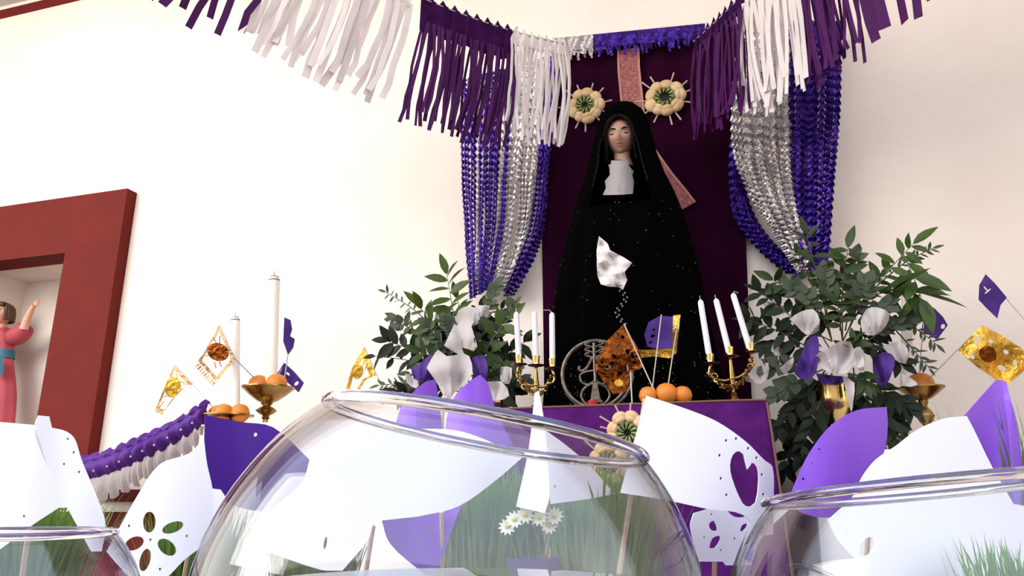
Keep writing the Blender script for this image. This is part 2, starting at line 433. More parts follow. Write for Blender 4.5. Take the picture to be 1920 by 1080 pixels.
side_table(rx0, rx1, -.52, -.06, RZ, 'wooden side table right of the altar under the brass vase')

# ------------------------------------------------------------------ backdrop cloth, valance, ribbon
tl, tr = PW(1012, 112, -.02), PW(1385, 52, -.02)
bl, br = PW(1022, 700, -.02), PW(1392, 700, -.02)
rows = []
for i in range(30):
    t = i/29; z = tl.z+(AZ-.35-tl.z)*t
    xl = tl.x+(bl.x-tl.x)*t; xr = tr.x+(br.x-tr.x)*t
    rows.append([Vector((xl+(xr-xl)*j/60, -.022-.006*math.sin(j*.55)-.004*math.sin(j*.23+1), z)) for j in range(61)])
b = MB(); b.grid(rows)
tag(part('backdrop_cloth', b, M['velvet'], loc=(0, 0, tl.z), thick=.003), 'dark wine velvet cloth hung on the wall behind the statue', 'cloth')

va = thing('foil_valance', PW(1170, 75, -.05), 'shiny silver and purple foil valance along the top of the wine backdrop', 'valance')
def band(xa, xb, name, mt, seed):
    random.seed(seed)
    def ed(x): return 72+(45-72)*(x-1035)/275
    rows = []
    for i in range(6):
        r = []
        for j in range(41):
            x = xa+(xb-xa)*j/40; h = 26*i/5
            r.append(PW(x, ed(x)+h, -.05-.008*math.sin(x*.23+i*.6)-.006*rnd(0, 1)*(i/5)))
        rows.append(r)
    b = MB(); b.grid(rows); o = part(name, b, mt, va, thick=.001)
    k = 0; x = xa
    while x < xb:
        b = MB(); y0 = ed(x)+24; L_ = rnd(8, 22); dx = rnd(-4, 4); w_ = rnd(3, 5)
        p = [PW(x+dx*t+w_*.4*math.sin(t*9), y0+L_*t, -.055-.01*t*rnd(0, 1)) for t in (0, .33, .66, 1)]
        q = [PW(x+w_+dx*t+w_*.4*math.sin(t*9), y0+L_*t, -.055-.012*t*rnd(0, 1)) for t in (0, .33, .66, 1)]
        b.grid([p, q]); part('fringe_strip', b, mt, va, thick=.0006)
        x += rnd(4, 7)
band(1038, 1112, 'silver_band', M['foil_s'], 3); band(1112, 1322, 'purple_band', M['foil_p'], 4)
random.seed(11)

def strip_mb(cl, hw, nrm=Vector((0, -1, 0))):
    cl = [Vector(p) for p in cl]; a = []; c = []
    for i, p in enumerate(cl):
        t = (cl[min(i+1, len(cl)-1)]-cl[max(i-1, 0)]).normalized(); s = t.cross(nrm).normalized()
        q = hw[i] if hasattr(hw, '__len__') else hw
        a.append(p-s*q); c.append(p+s*q)
    return MB().grid([a, [(x+y)/2+nrm*.0006 for x, y in zip(a, c)], c])
rb = thing('lace_ribbon', PW(1180, 150, -.04), 'rose pink lace ribbon hanging down the backdrop and crossing behind the statue', 'ribbon')
px1 = [(1178, 92), (1179, 130), (1183, 170), (1187, 208), (1190, 240), (1196, 270)]
px2 = [(1190, 235), (1220, 280), (1250, 330), (1274, 366), (1288, 388)]
for nm, pth, w0 in (('upper_length', px1, [20]*6), ('lower_length', px2, [6, 7, 11, 15, 17])):
    cl = [PW(x, y, -.036) for x, y in pth]
    s = part(nm, strip_mb(cl, [q*pxm(cl[0]) for q in w0]), M['ribbon'], rb, thick=.0015)
    for sg in (-1, 1):
        c2 = []
        for i, p in enumerate(cl):
            t = (cl[min(i+1, len(cl)-1)]-cl[max(i-1, 0)]).normalized(); sd = t.cross(Vector((0, -1, 0))).normalized()
            c2.append(p+sd*sg*(w0[i]-1.2)*pxm(cl[0])+Vector((0, -.002, 0)))
        part('lace_border', strip_mb(c2, 2.0*pxm(cl[0])), M['ribbon_e'], s, thick=.001)

# ------------------------------------------------------------------ flower rosettes
def rosette(px, py, y, R, label, tilt=0, n=9, opened=.3, seed=1):
    random.seed(seed)
    c = PW(px, py, y); r = R*pxm(c)
    t = thing('flower_rosette', c, label, 'flower', None)
    for k in range(n):
        a = 2*math.pi*k/n+tilt+rnd(-.08, .08)
        d = Vector((math.cos(a), 0, math.sin(a))); rr = r*rnd(.92, 1.05)
        b = MB(); rot = Matrix((d, Vector((0, 1, 0)), d.cross(Vector((0, 1, 0))))).transposed()
        b.ball(c+d*rr*.72+Vector((0, -.006, 0)), 1, 12, 8, rr*.27, rr*.22, rr*.33*rnd(.95, 1.1), rot)
        b.ball(c+d*rr*.60+Vector((0, -.006-rr*.1, 0)), 1, 10, 6, rr*.17, rr*.17, rr*.27, rot)
        part('bract', b, M['cream'], t)
    for k in range(11):
        a = 2*math.pi*k/11+.2; d = Vector((math.cos(a), 0, math.sin(a))); a2 = a+.5; d2 = Vector((math.cos(a2), 0, math.sin(a2)))
        b = MB(); b.tube([c+d*r*.50+Vector((0, -.006, 0)), c+(d+d2)*.5*r*.40+Vector((0, -.02, 0)), c+d2*r*opened+Vector((0, -.016, 0))], [r*.06, r*.085, r*.02], 6)
        part('inner_leaf', b, M['heart'], t)
    b = MB(); b.ball(c+Vector((0, -.001, 0)), r*.42, 12, 6, 1, .12, 1); part('centre', b, M['hole'], t)
    for k in range(n+2):
        a = 2*math.pi*(k+.3)/(n+2)+rnd(-.15, .15); d = Vector((math.cos(a), 0, math.sin(a)))
        b = MB(); L_ = rnd(1.25, 1.5); b.tube([c+d*r*.8, c+d*r*L_+Vector((0, -.004, 0))], [r*.035, r*.045], 5); part('spine', b, M['spine'], t)
    return t
rosette(1098, 200, -.035, 37, 'cream rosette of curled bracts with green heart, left of the statue head', seed=1, opened=.16)
rosette(1247, 185, -.035, 39, 'cream rosette with wide dark hollow centre, right of the statue head', seed=2, opened=.24)
rosette(1178, 812, -.665, 42, 'cream rosette pinned to the altar cloth, upper of the two, half behind the heart paper', seed=3, opened=.16)
rosette(1143, 868, -.672, 43, 'cream rosette pinned low on the altar cloth, seen through the middle glass bowl', seed=4, opened=.16)

# ================================================================== STATUE
def head_mb(c, h, yaw=0, pitch=0, wid=.74, dep=.86, faceonly=False):
    """sculpted head; local -y is the face"""
    R_ = Matrix.Rotation(yaw, 3, 'Z') @ Matrix.Rotation(pitch, 3, 'X')
    seg, rings = 40, 32; vs = []
    def g(x, z, cx, cz, sx, sz): return math.exp(-((x-cx)/sx)**2-((z-cz)/sz)**2)
    for i in range(rings+1):
        t = math.pi*i/rings
        for k in range(seg):
            a = 2*math.pi*k/seg
            x = math.sin(t)*math.cos(a); y = math.sin(t)*math.sin(a); z = math.cos(t)
            jaw = 1-.26*max(0, -z)**1.3
            X, Y, Z = x*wid*.5*jaw, y*dep*.5*(1-.12*max(0, -z)), z*.5
            if y < 0:
                f = min(1, -y*2)
                o = .105*g(X, Z, 0, -.07, .055, .06)+.06*g(X, Z, 0, .03, .035, .09)      # nose tip, bridge
                o += .02*g(X, Z, 0, .17, .26, .06)                                         # brow
                for s in (-1, 1):
                    o += -.07*g(X, Z, s*.145, .075, .085, .05)+.03*g(X, Z, s*.145, .06, .05, .03)+.025*g(X, Z, s*.19, -.07, .08, .08)
                o += .03*g(X, Z, 0, -.21, .08, .022)+.03*g(X, Z, 0, -.26, .065, .022)-.018*g(X, Z, 0, -.235, .08, .009)
                o += .04*g(X, Z, 0, -.38, .1, .07)-.015*g(X, Z, 0, -.31, .09, .03)
                Y -= o*f
            vs.append(Vector(c)+R_ @ (Vector((X, Y, Z))*h))
    fs = [(i*seg+k, (i+1)*seg+k, (i+1)*seg+(k+1) % seg, i*seg+(k+1) % seg) for i in range(rings) for k in range(seg)]
    b = MB(); b.add(vs, fs)
    def loc(x, y, z): return Vector(c)+R_ @ (Vector((x, y, z))*h)
    return b, loc
SY = -.26
sb = PW(1180, 762, SY); sb.z = AZ+.008
st = thing('mourning_statue', sb, 'mourning woman statue in black lace mantle and white bib before the wine backdrop', 'statue')
sil = [(196, 1168, 2), (203, 1168, 24), (215, 1168, 37), (232, 1168, 46), (260, 1168, 53), (295, 1168, 62), (330, 1170, 73), (370, 1172, 90), (410, 1174, 104),
       (460, 1175, 118), (520, 1175, 130), (600, 1178, 142), (690, 1182, 152), (790, 1185, 160)]
import bisect
def silh(py):
    k = max(1, min(len(sil)-1, bisect.bisect([s[0] for s in sil], py))); a, c = sil[k-1], sil[k]; t = (py-a[0])/(c[0]-a[0])
    return a[1]+(c[1]-a[1])*t, a[2]+(c[2]-a[2])*t
NS = 96
rows = []; pys = [196, 199, 203, 208, 215, 223, 232, 245, 260, 277, 295, 312, 330, 350, 370, 390, 410, 435, 460, 490, 520, 560, 600, 645, 690, 740, 775]
rows = []
for py in pys:
    cx, hw = silh(py); c = PW(cx, py, SY); q = pxm(c); hwm = hw*q
    if py == 775: c.z = AZ+.01
    dp = min(.62*hwm+.03, .16) if py > 300 else hwm*1.02
    fa = max(0, (py-300)/480)
    r = []
    for k in range(NS):
        a = -math.pi/2+2*math.pi*k/NS
        fd = 1+fa*.085*math.sin(a*9+math.sin(py*.01)*.6)+fa*.04*math.sin(a*19+2)
        r.append(c+Vector((math.cos(a)*hwm*fd, math.sin(a)*dp*fd, 0)))
    rows.append(r)
def openw(py):
    if py < 226 or py > 402: return 0
    if py < 300: return .56*math.sin(math.pi*min(1, (py-226)/60)/2)
    return .60
b = MB(); vs = [p for r in rows for p in r]; fs = []
for i in range(len(rows)-1):
    ow = openw((pys[i]+pys[i+1])/2)
    for k in range(NS):
        da = min(k+.5, NS-k-.5)/NS*2*math.pi
        if da < ow: continue
        fs.append((i*NS+k, i*NS+(k+1) % NS, (i+1)*NS+(k+1) % NS, (i+1)*NS+k))
b.add(vs, fs)
mantle = part('mantle', b, M['black'], st, thick=.004)
# black lace edging round the opening and beads scattered over the mantle
b = MB()
for sgn in (1, -1):
    line = []
    for i in range(8, 15):
        ow = openw(pys[i]); k = int(ow/(2*math.pi)*NS+.5)*sgn % NS
        line.append(rows[i][k]+Vector((0, -.004, 0)))
    pl = catmull(line, 6)
    b.grid([[p+Vector((-sgn*.002*(1+math.sin(i*1.9)), -.002, 0)) for i, p in enumerate(pl)], [p+Vector((sgn*.003, -.003, 0)) for p in pl]])
part('lace_edging', b, M['lace'], st, thick=.001)
random.seed(5)
b = MB()
def bead(p, r): b.add([p+Vector(v)*r for v in ((1,0,0),(-1,0,0),(0,1,0),(0,-1,0),(0,0,1),(0,0,-1))], [(0,2,4),(2,1,4),(1,3,4),(3,0,4),(2,0,5),(1,2,5),(3,1,5),(0,3,5)])
for _ in range(330):
    u = random.random()
    py = 770-abs(random.gauss(0, 55)) if u < .75 else rnd(400, 700)
    i = max(0, min(len(pys)-2, bisect.bisect(pys, py)-1)); t = (py-pys[i])/(pys[i+1]-pys[i])
    k = int(rnd(-NS*.22, NS*.22)) % NS
    p = rows[i][k].lerp(rows[i+1][k], min(max(t, 0), 1)); cc = PW(silh(py)[0], py, SY)
    nrm = (p-Vector((cc.x, cc.y, p.z))).normalized(); bead(p+nrm*.004, rnd(.0007, .0019))
part('lace_beads', b, M['bead'], st, kind='stuff')
# rosary hanging from the handkerchief
b = MB()
for i in range(16):
    t = i/15; p = PW(1162+8*math.sin(t*7)+(6 if i % 2 else 0), 545+62*t, SY-.190); bead(p, .0035)
part('rosary', b, M['bead'], st)
# head
fc = PW(1164, 259, SY-.035); fh = 74*pxm(fc)
hb, hl = head_mb(fc, fh, yaw=math.radians(2), pitch=math.radians(14), wid=.76, dep=.9)
hd = part('head', hb, M['skin'], st)
b = MB(); b.tube([fc+Vector((0, .01, -fh*.30)), fc+Vector((0, .012, -fh*.5)), fc+Vector((0, .02, -fh*.72))], [fh*.22, fh*.2, fh*.28], 16); part('neck', b, M['skin'], st)
for s in (-1, 1):
    b = MB(); b.tube([hl(s*.145+.075*math.cos(a), -.405+.04*abs(math.cos(a)), .045-.02*math.sin(a)) for a in [math.pi*k/8 for k in range(9)]], fh*.016, 6); part('eyelash', b, M['hair'], hd)
    b = MB(); b.tube([hl(s*(.07+.16*t), -.425+.05*t*t, .135+.03*math.sin(t*2.6)) for t in [k/7 for k in range(8)]], [fh*.012, fh*.018, fh*.02, fh*.02, fh*.018, fh*.015, fh*.01, fh*.005], 6); part('eyebrow', b, M['hair'], hd)
for zz_, dz in ((-.21, .012), (-.255, -.008)):
    b = MB(); b.tube([hl(.10*t, -.435+.05*t*t, zz_+dz*(1-t*t)) for t in [-1+k/5 for k in range(11)]], [fh*.018*max(.15, 1-abs(-1+k/5)**2) for k in range(11)], 8); part('lip', b, M['lips'], hd)
b = MB()
for s in (-1, 1):
    for j in range(9):
        u = j/8
        pts = [hl(s*.02, -.36+.35*u, .50-.03*u), hl(s*(.22+.08*u), -.40+.42*u, .37), hl(s*(.335+.06*u), -.36+.42*u, .1), hl(s*(.34+.07*u), -.32+.40*u, -.2), hl(s*(.38+.07*u), -.2+.34*u, -.6)]
        b.tube(catmull(pts, 5), [fh*.05]*21, 6)
part('hair', b, M['hair'], st)
# bib
C = lambda L_: [(1090+x/5.4, 180+y/5.4) for x, y in L_]
bibo = C([(305,655),(467,652),(470,690),(510,745),(530,765),(514,800),(531,862),(520,990),(420,1000),(300,1003),(218,1003),(252,930),(240,862),(292,800),(286,722),(274,700),(300,690)])
def pbib(x, y): return PW(x, y, SY-.085-.05*min(1, max(0, (y-300)/70))+.00006*(x-1160)**2-.003*math.sin(x*.5)*((y-300)/70))
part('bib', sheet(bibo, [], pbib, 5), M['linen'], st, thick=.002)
def pbod(x, y): return PW(x, y, SY-.050-.05*min(1, max(0, (y-300)/70))+.00006*(x-1160)**2)
part('dress_front', sheet([(1130,300),(1205,300),(1212,375),(1110,375)], [], pbod, 10), M['black'], st, thick=.003)
# handkerchief
hk = [(1123,443),(1139,457),(1144,470),(1166,481),(1185,493),(1171,510),(1176,525),(1168,543),(1160,538),(1142,537),(1127,533),(1120,515),(1119,470)]
def phk(x, y): return PW(x, y, SY-.245-.009*math.sin((x+y)*.11)-.008*math.sin((x-y*.7)*.23+1)-.004*math.sin(y*.31))
tag(part('handkerchief', sheet(hk, [], phk, 4), M['kerchief'], loc=PW(1145, 490, SY-.18), thick=.002), 'crumpled white handkerchief hanging at the front of the black statue', 'handkerchief')

# ================================================================== NICHE FIGURE
NY = .15
nf_b = PW(8, 790, NY); nf_b.z = nz0
q = pxm(nf_b)
nf = thing('child_statue', nf_b, 'small child statue in pink robe and teal sash, arm raised, in red niche', 'statue')
hgt = PW(0, 600, NY).z
def npx(x, y, dy=0): return PW(x, y, NY+dy)
rows = []
for py, cx, hw in ((786, 2, 30), (770, 3, 28), (740, 4, 29), (710, 4, 27), (685, 4, 24), (668, 3, 23), (660, 2, 25), (645, 1, 29), (630, 0, 31), (618, -1, 24), (610, -2, 10)):
    c = npx(cx, py)
    if py == 786: c.z = nz0+.004
    rows.append([c+Vector((math.cos(a)*hw*q*(1+.05*math.sin(7*a+py*.01)), math.sin(a)*hw*q*.7*(1+.05*math.sin(7*a)), 0)) for a in [2*math.pi*k/32 for k in range(33)]])
b = MB(); b.grid(rows); b.add(rows[0][:-1], [tuple(range(32))]); part('robe', b, M['pink'], nf)
b = MB(); b.grid([[npx(3, py)+Vector((math.cos(a)*25.5*q, math.sin(a)*25.5*q*.75, 0)) for a in [2*math.pi*k/28 for k in range(29)]] for py in (673, 668, 661, 657)]); sa = part('sash', b, M['teal'], nf)
b = MB(); b.grid([[npx(x, y, -.075-.005*math.sin(x)) for x in (-8, -3, 2, 6)] for y in (668, 680, 692, 702)]); part('sash_tail', b, M['teal'], sa, thick=.003)
for sg, S in ((1, [(22, 634), (36, 628), (50, 614)]), (-1, [(-24, 634), (-40, 630), (-56, 622)])):
    b = MB(); b.tube(catmull([npx(*p) for p in S], 4), [16*q, 17*q, 17.5*q, 18*q, 18*q, 17.5*q, 17*q, 16*q, 14*q], 14); part('sleeve', b, M['pink'], nf)
    A = [(44, 618), (50, 600), (59, 580), (64, 573)] if sg > 0 else [(-52, 622), (-62, 604), (-70, 584), (-74, 577)]
    b = MB(); b.tube(catmull([npx(*p, -.02) for p in A], 3), [8*q, 7.8*q, 7.4*q, 7*q, 6.4*q, 5.8*q, 5.2*q, 4.8*q, 4.6*q, 4.6*q], 12)
    w_ = npx(*A[-1], -.02); dv = (npx(*A[-1], -.02)-npx(*A[-2], -.02)).normalized(); sd = dv.cross(Vector((0, 1, 0))).normalized()
    b.ball(w_+dv*4*q, 5*q, 12, 8, 1, .6, 1)
    for j in range(4):
        o_ = (j-1.5)*2.3*q; L_ = (9, 11, 10.5, 8)[j]*q
        b.tube([w_+sd*o_+dv*5*q, w_+sd*o_*1.15+dv*(5*q+L_*.5), w_+sd*o_*1.2+dv*(5*q+L_)-Vector((0, .002, 0))], [1.5*q, 1.35*q, .9*q], 7)
    b.tube([w_-sd*4*q+dv*2*q, w_-sd*7*q+dv*5*q, w_-sd*7.5*q+dv*9*q], [1.7*q, 1.5*q, 1.1*q], 7)
    part('arm', b, M['skinc'], nf)
fcn = npx(3, 590, -.02); fhn = 44*q
hb, hl = head_mb(fcn, fhn, yaw=math.radians(18), pitch=math.radians(-4), wid=.82, dep=.9); nh = part('head', hb, M['skinc'], nf)
b = MB(); b.tube([fcn-Vector((0, -.005, fhn*.35)), fcn-Vector((0, -.008, fhn*.62))], [fhn*.2, fhn*.24], 12); part('neck', b, M['skinc'], nf)
for s in (-1, 1):
    b = MB(); b.ball(hl(s*.145, -.40, .06), fhn*.035, 8, 6); part('eye', b, M['hair'], nh)
    b = MB(); b.tube([hl(s*(.07+.16*t), -.425+.05*t*t, .14+.03*math.sin(t*2.6)) for t in [k/5 for k in range(6)]], fhn*.014, 6); part('eyebrow', b, M['hairb'], nh)
b = MB(); b.tube([hl(.09*t, -.435+.05*t*t, -.23+.01*abs(t)) for t in [-1+k/4 for k in range(9)]], fhn*.016, 6); part('lip', b, M['lips'], nh)
b = MB()
for k in range(26):
    a = math.pi*2*k/26; s_ = math.sin(a); c_ = math.cos(a)
    if s_ < -.75: pts = [hl(0, -.1, .52), hl(c_*.3, -.36, .42), hl(c_*.36, -.42, .30)]
    else: pts = [hl(0, -.02, .53), hl(c_*.36, s_*.38, .36), hl(c_*.46, s_*.46+.02, .05), hl(c_*.45, s_*.46+.05, -.28)]
    b.tube(catmull(pts, 4), fhn*.075, 7)
part('hair', b, M['hairb'], nf)

# ================================================================== CANDLES, CANDELABRA, GOBLETS, ORANGES
def taper(p0, p1, r, label, mt, group, name='taper_candle', tip=False, wick=(0, 0)):
    t = thing(name, p0, label, 'candle', group)
    d = (p1-p0); L_ = d.length; d.normalize()
    b = MB(); b.tube([p0, p0+d*L_*.93, p0+d*L_*.97, p1], [r, r*.95, r*.85, r*.35] if not tip else [r, r, r*.98, r*.9], 16); part('wax', b, mt, t)
    if tip:
        b = MB(); b.tube([p1-d*r*.6, p1+d*r*.2], [r*1.02, r*.8], 16); part('tin_cap', b, M['tip'], t)
    b = MB(); u = Vector((wick[0], 0, wick[1]))*r
    b.tube([p1-d*r*.2, p1+d*r*1.0+u*.3, p1+d*r*1.2+u], [r*.14, r*.12, r*.1], 6); part('wick', b, M['wick'], t)
    return t
def candelabrum(base, y, cups, label, seed):
    random.seed(seed)
    bp = PW(*base, y); bp.z = AZ+.01
    t = thing('candelabrum', bp, label, 'candelabrum')
    q = pxm(bp)
    C_ = [PW(x, yy, y) for x, yy in cups]
    hub = Vector((bp.x, bp.y, min(c.z for c in C_)-30*q))
    b = MB(); b.lathe([(0.001, 0), (24*q, 0), (24*q, 3*q), (18*q, 5*q), (9*q, 9*q), (5*q, 14*q), (6.5*q, 18*q), (4*q, 22*q), (.001, 23*q)], bp); part('foot', b, M['brass'], t)
    b = MB(); b.tube([bp+Vector((0, 0, 18*q)), bp.lerp(hub, .5), hub, Vector((C_[1].x, C_[1].y, C_[1].z-6*q))], [4*q, 3*q, 5.5*q, 3*q], 12)
    b.ball(hub, 6*q, 12, 8); part('stem', b, M['brass'], t)
    for i, c in enumerate(C_):
        b = MB(); b.lathe([(.001, -5*q), (3*q, -5*q), (4*q, -2*q), (15*q, 0), (16.5*q, 1.6*q), (14*q, 1.8*q), (6*q, .8*q), (.001, .8*q)], c, 20); pan = part('drip_pan', b, M['brass'], t)
        b = MB(); b.lathe([(.001, .5*q), (7*q, .5*q), (6*q, 3*q), (6.4*q, 8*q), (7.4*q, 17*q), (7.6*q, 19*q), (6*q, 19*q), (5.6*q, 8*q), (.001, 7*q)], c, 16); part('socket', b, M['brassbright'], pan)
        if i != 1:
            s = 1 if c.x > bp.x else -1
            pts = [hub, hub.lerp(c, .4)+Vector((0, 0, -16*q)), c+Vector((s*1*q, 0, -26*q)), c+Vector((s*3*q, 0, -14*q)), c+Vector((0, 0, -4*q))]
            b = MB(); b.tube(catmull(pts, 6), 2.6*q, 8); arm = part('arm', b, M['brass'], t)
            for j in range(9):
                u = j/8; p = hub.lerp(c, u)+Vector((0, -.004, (-16-12*math.sin(u*3.1))*q)); rr = rnd(4, 7.5)*q; ph = rnd(0, 6)
                b = MB(); b.tube([p+Vector((math.cos(ph+k*.75)*rr*(1-k*.09), -.002*k, math.sin(ph+k*.75)*rr*(1-k*.09))) for k in range(9)], [2.0*q*(1-k*.05) for k in range(9)], 6)
                part('leaf_scroll', b, M['brass'], arm)
    return C_
cy = -.52
cu = candelabrum((1006, 768), cy, [(973, 684), (1005, 686), (1036, 691)], 'three armed brass candelabrum with white tapers, left of the iron ring', 1)
gl = 'white tapers in the left candelabrum'
for i, (c, (x, y), nm) in enumerate(zip(cu, [(968, 585), (1002, 584), (1035, 586)], ['leftmost white taper in the left brass candelabrum', 'middle white taper in the left brass candelabrum', 'white taper with bent wick, rightmost in the left brass candelabrum'])):
    r = 5.6*pxm(c); taper(c+Vector((0, 0, 8*pxm(c))), PW(x, y, cy), r, nm, M['waxw'], gl, wick=(-3, -.2) if i == 2 else (0, .2))
cu = candelabrum((1376, 748), cy, [(1332, 682), (1369, 669), (1408, 661)], 'three armed brass candelabrum with leaning tapers at the right end of the altar', 2)
gl = 'leaning white tapers in the right candelabrum'
for i, (c, (x, y), nm) in enumerate(zip(cu, [(1313, 562), (1342, 560), (1374, 550)], ['leftmost leaning white taper in the right candelabrum', 'middle leaning white taper in the right candelabrum', 'tallest leaning white taper, rightmost in the right candelabrum'])):
    r = 5.8*pxm(c); d = (PW(x, y, cy)-c).normalized(); taper(c+d*8*pxm(c), PW(x, y, cy), r, nm, M['waxw'], gl, wick=(2, -1.2) if i == 2 else (0, .2))

def goblet(px, py_rim, y, zb_, hw, label, foot=True):
    c = PW(px, py_rim, y); q = pxm(c); zr = c.z; hh = zr-zb_; w_ = hw*q
    t = thing('brass_goblet', (c.x, c.y, zb_), label, 'goblet')
    B = Vector((c.x, c.y, zb_))
    dh = min(.62*w_, hh*.4)
    b = MB(); b.lathe([(.001, hh-dh), (w_*.22, hh-dh), (w_*.42, hh-dh*.85), (w_*.72, hh-dh*.5), (w_*.95, hh-dh*.17), (w_*1.06, hh-.002), (w_*1.06, hh+.002), (w_*1.0, hh+.002), (w_*.9, hh-dh*.15), (w_*.6, hh-dh*.45), (.001, hh-dh*.7)], B, 36); part('dish', b, M['brass'], t)
    b = MB(); s = hh-dh
    b.lathe([(.001, s*.18), (w_*.13, s*.18), (w_*.10, s*.34), (w_*.17, s*.42), (w_*.12, s*.5), (w_*.30, s*.60), (w_*.42, s*.70), (w_*.30, s*.80), (w_*.14, s*.88), (w_*.24, s*.97), (w_*.2, s*1.02), (.001, s*1.02)], B, 28, fold=lambda a, t_: 1+.06*math.sin(a*8)*(.3 < t_ < .8)); part('stem', b, M['brass'], t)
    b = MB(); b.lathe([(.001, 0), (w_*.62, 0), (w_*.62, s*.04), (w_*.5, s*.08), (w_*.25, s*.14), (w_*.13, s*.2), (.001, s*.2)], B, 32); part('foot', b, M['brass'], t)
    return B+Vector((0, 0, hh)), w_, q
O_ME = {}
def orange(c, r, label, group, name='orange'):
    t = thing(name, c-Vector((0, 0, r)), label, 'orange', group)
    b = MB(); b.lathe([(.001, .0), (r*.25, .03*r), (r*.6, .2*r), (r*.87, .52*r), (r, r), (r*.88, 1.48*r), (r*.62, 1.79*r), (r*.3, 1.93*r), (r*.1, 1.93*r), (.001, 1.90*r)], c-Vector((0, 0, r)), 24)
    part('peel', b, M['orange'], t)
    b = MB(); b.lathe([(.001, 1.88*r), (r*.09, 1.9*r), (r*.06, 1.97*r), (.001, 1.98*r)], c-Vector((0, 0, r)), 8); part('stalk', b, M['stem'], t)
# left tall goblet
g1, w1, q1 = goblet(503, 727, -.30, LZ+.004, 46, 'tall brass goblet holding oranges and the tall cream candle, left of the altar')
for dx, dy, nm in ((-19, -.006, 'left front orange in the tall brass goblet'), (20, -.008, 'right front orange in the tall brass goblet'), (0, .045, 'hidden rear orange in the tall brass goblet behind the candle')):
    orange(g1+Vector((dx*q1, dy, 5*q1)), 20*q1, nm, 'oranges in the tall left goblet')
taper(g1+Vector((4*q1, .005, -6*q1)), PW(514, 521, -.295), 11.5*q1, 'tall thick cream candle rising from the tall brass goblet', M['wax'], None, 'pillar_candle', tip=True)
g2, w2, q2 = goblet(428, 779, -.40, LZ+.004, 44, 'low brass dish of oranges beside the purple ruffle garland')
for dx, dy, nm in ((-24, 0, 'leftmost orange in the low brass dish'), (-1, -.022, 'middle front orange in the low brass dish'), (25, 0, 'dull orange at the right of the low brass dish')):
    orange(g2+Vector((dx*q2, dy, 3*q2)), 18*q2, nm, 'oranges in the low left dish')
taper(g2+Vector((6*q2, .02, -6*q2)), PW(441, 597, -.375), 9.5*q2, 'shorter cream candle behind the gold foil diamond flag', M['wax'], None, 'pillar_candle', tip=True)
g3, w3, q3 = goblet(1727, 727, -.30, RZ+.004, 38, 'brass goblet with one orange, right of the right flower arrangement')
orange(g3+Vector((0, 0, 4*q3)), 25*q3, 'single orange in the brass goblet right of the flowers', None)
taper(PW(1698, 826, -.14), PW(1701, 532, -.14), 11*q3, 'cream candle half hidden behind the right flower arrangement', M['wax'], None, 'pillar_candle', tip=True)
for (px, py, y, r, nm) in ((1216, 747, -.575, 18, 'left orange at the front edge of the altar'), (1250, 745, -.57, 21, 'middle and largest orange at the front edge of the altar'), (1280, 746, -.56, 18, 'right orange at the front edge of the altar')):
    c = PW(px, py, y); rr = r*pxm(c); c.z = AZ+.007+rr; orange(c, rr, nm, 'oranges on the altar')
# red votive cup
c = PW(1112, 760, -.57); c.z = AZ+.008
t = thing('votive_cup', c, 'small red votive cup at the foot of the iron ring', 'candle')
q = pxm(c); b = MB(); b.lathe([(.001, 0), (8*q, 0), (10*q, 12*q), (9*q, 12*q), (7*q, 3*q), (.001, 3*q)], c, 18); part('cup', b, M['redwax'], t)
b = MB(); b.lathe([(.001, 2.5*q), (6.5*q, 3*q), (8*q, 8*q), (.001, 8*q)], c, 14); part('wax', b, M['wax'], t)
# iron ring ornament
c = PW(1116, 698, -.535); q = pxm(c); R_ = 63*q
zf = AZ+.008
c.z = zf+R_+2*q
t = thing('iron_ring_stand', (c.x, c.y, zf), 'round wrought iron ring with scrollwork standing on the altar before the statue', 'ornament')
def ringp(r, n=48, dy=0): return [c+Vector((math.cos(2*math.pi*k/n)*r, dy, math.sin(2*math.pi*k/n)*r)) for k in range(n+1)]
b = MB(); b.tube(ringp(R_), 3.6*q, 8, False); part('outer_ring', b, M['iron'], t)
b = MB(); b.tube(ringp(R_*1.06, dy=.025), 3*q, 8, False); part('rear_ring', b, M['iron'], t)
def V2(x, y): return Vector((c.x+(x-1116)*q, c.y-.004, c.z-(y-698)*q))
def scroll(pts, r, nm='scroll'):
    b = MB(); b.tube(catmull([V2(*p) for p in pts], 6), r*q, 7); part(nm, b, M['iron'], t)
scroll([(1116, 640), (1116, 680), (1117, 720), (1116, 758)], 3.2, 'spine_bar')
for s in (-1, 1):
    f = lambda L_: [(1116+s*(x-1116), y) for x, y in L_]
    for yy in (645, 655, 665):
        scroll(f([(1116, yy+4), (1126, yy), (1133, yy-3), (1130, yy-7), (1126, yy-5)]), 2.2, 'leaf_scroll')
    scroll(f([(1112, 668), (1102, 685), (1092, 692), (1086, 688), (1088, 683)]), 3, 'leaf_scroll')
    scroll(f([(1116, 692), (1098, 694), (1088, 700), (1090, 712), (1102, 718), (1114, 712)]), 2.4)
    scroll(f([(1112, 716), (1096, 724), (1089, 738), (1096, 752), (1110, 758)]), 2.6)
b = MB(); b.add([V2(1116+x, y)+Vector((0, -.002, 0)) for x, y in ((-4, 715), (4, 715), (9, 745), (14, 752), (-14, 752), (-9, 745))], [(0, 1, 2, 5), (5, 2, 3, 4)]); part('leaf_plate', b, M['iron'], t, thick=.004)
b = MB(); b.box((c.x-34*q, c.y-.01, zf), (c.x+34*q, c.y+.045, zf+4*q)); part('base_bar', b, M['iron'], t)

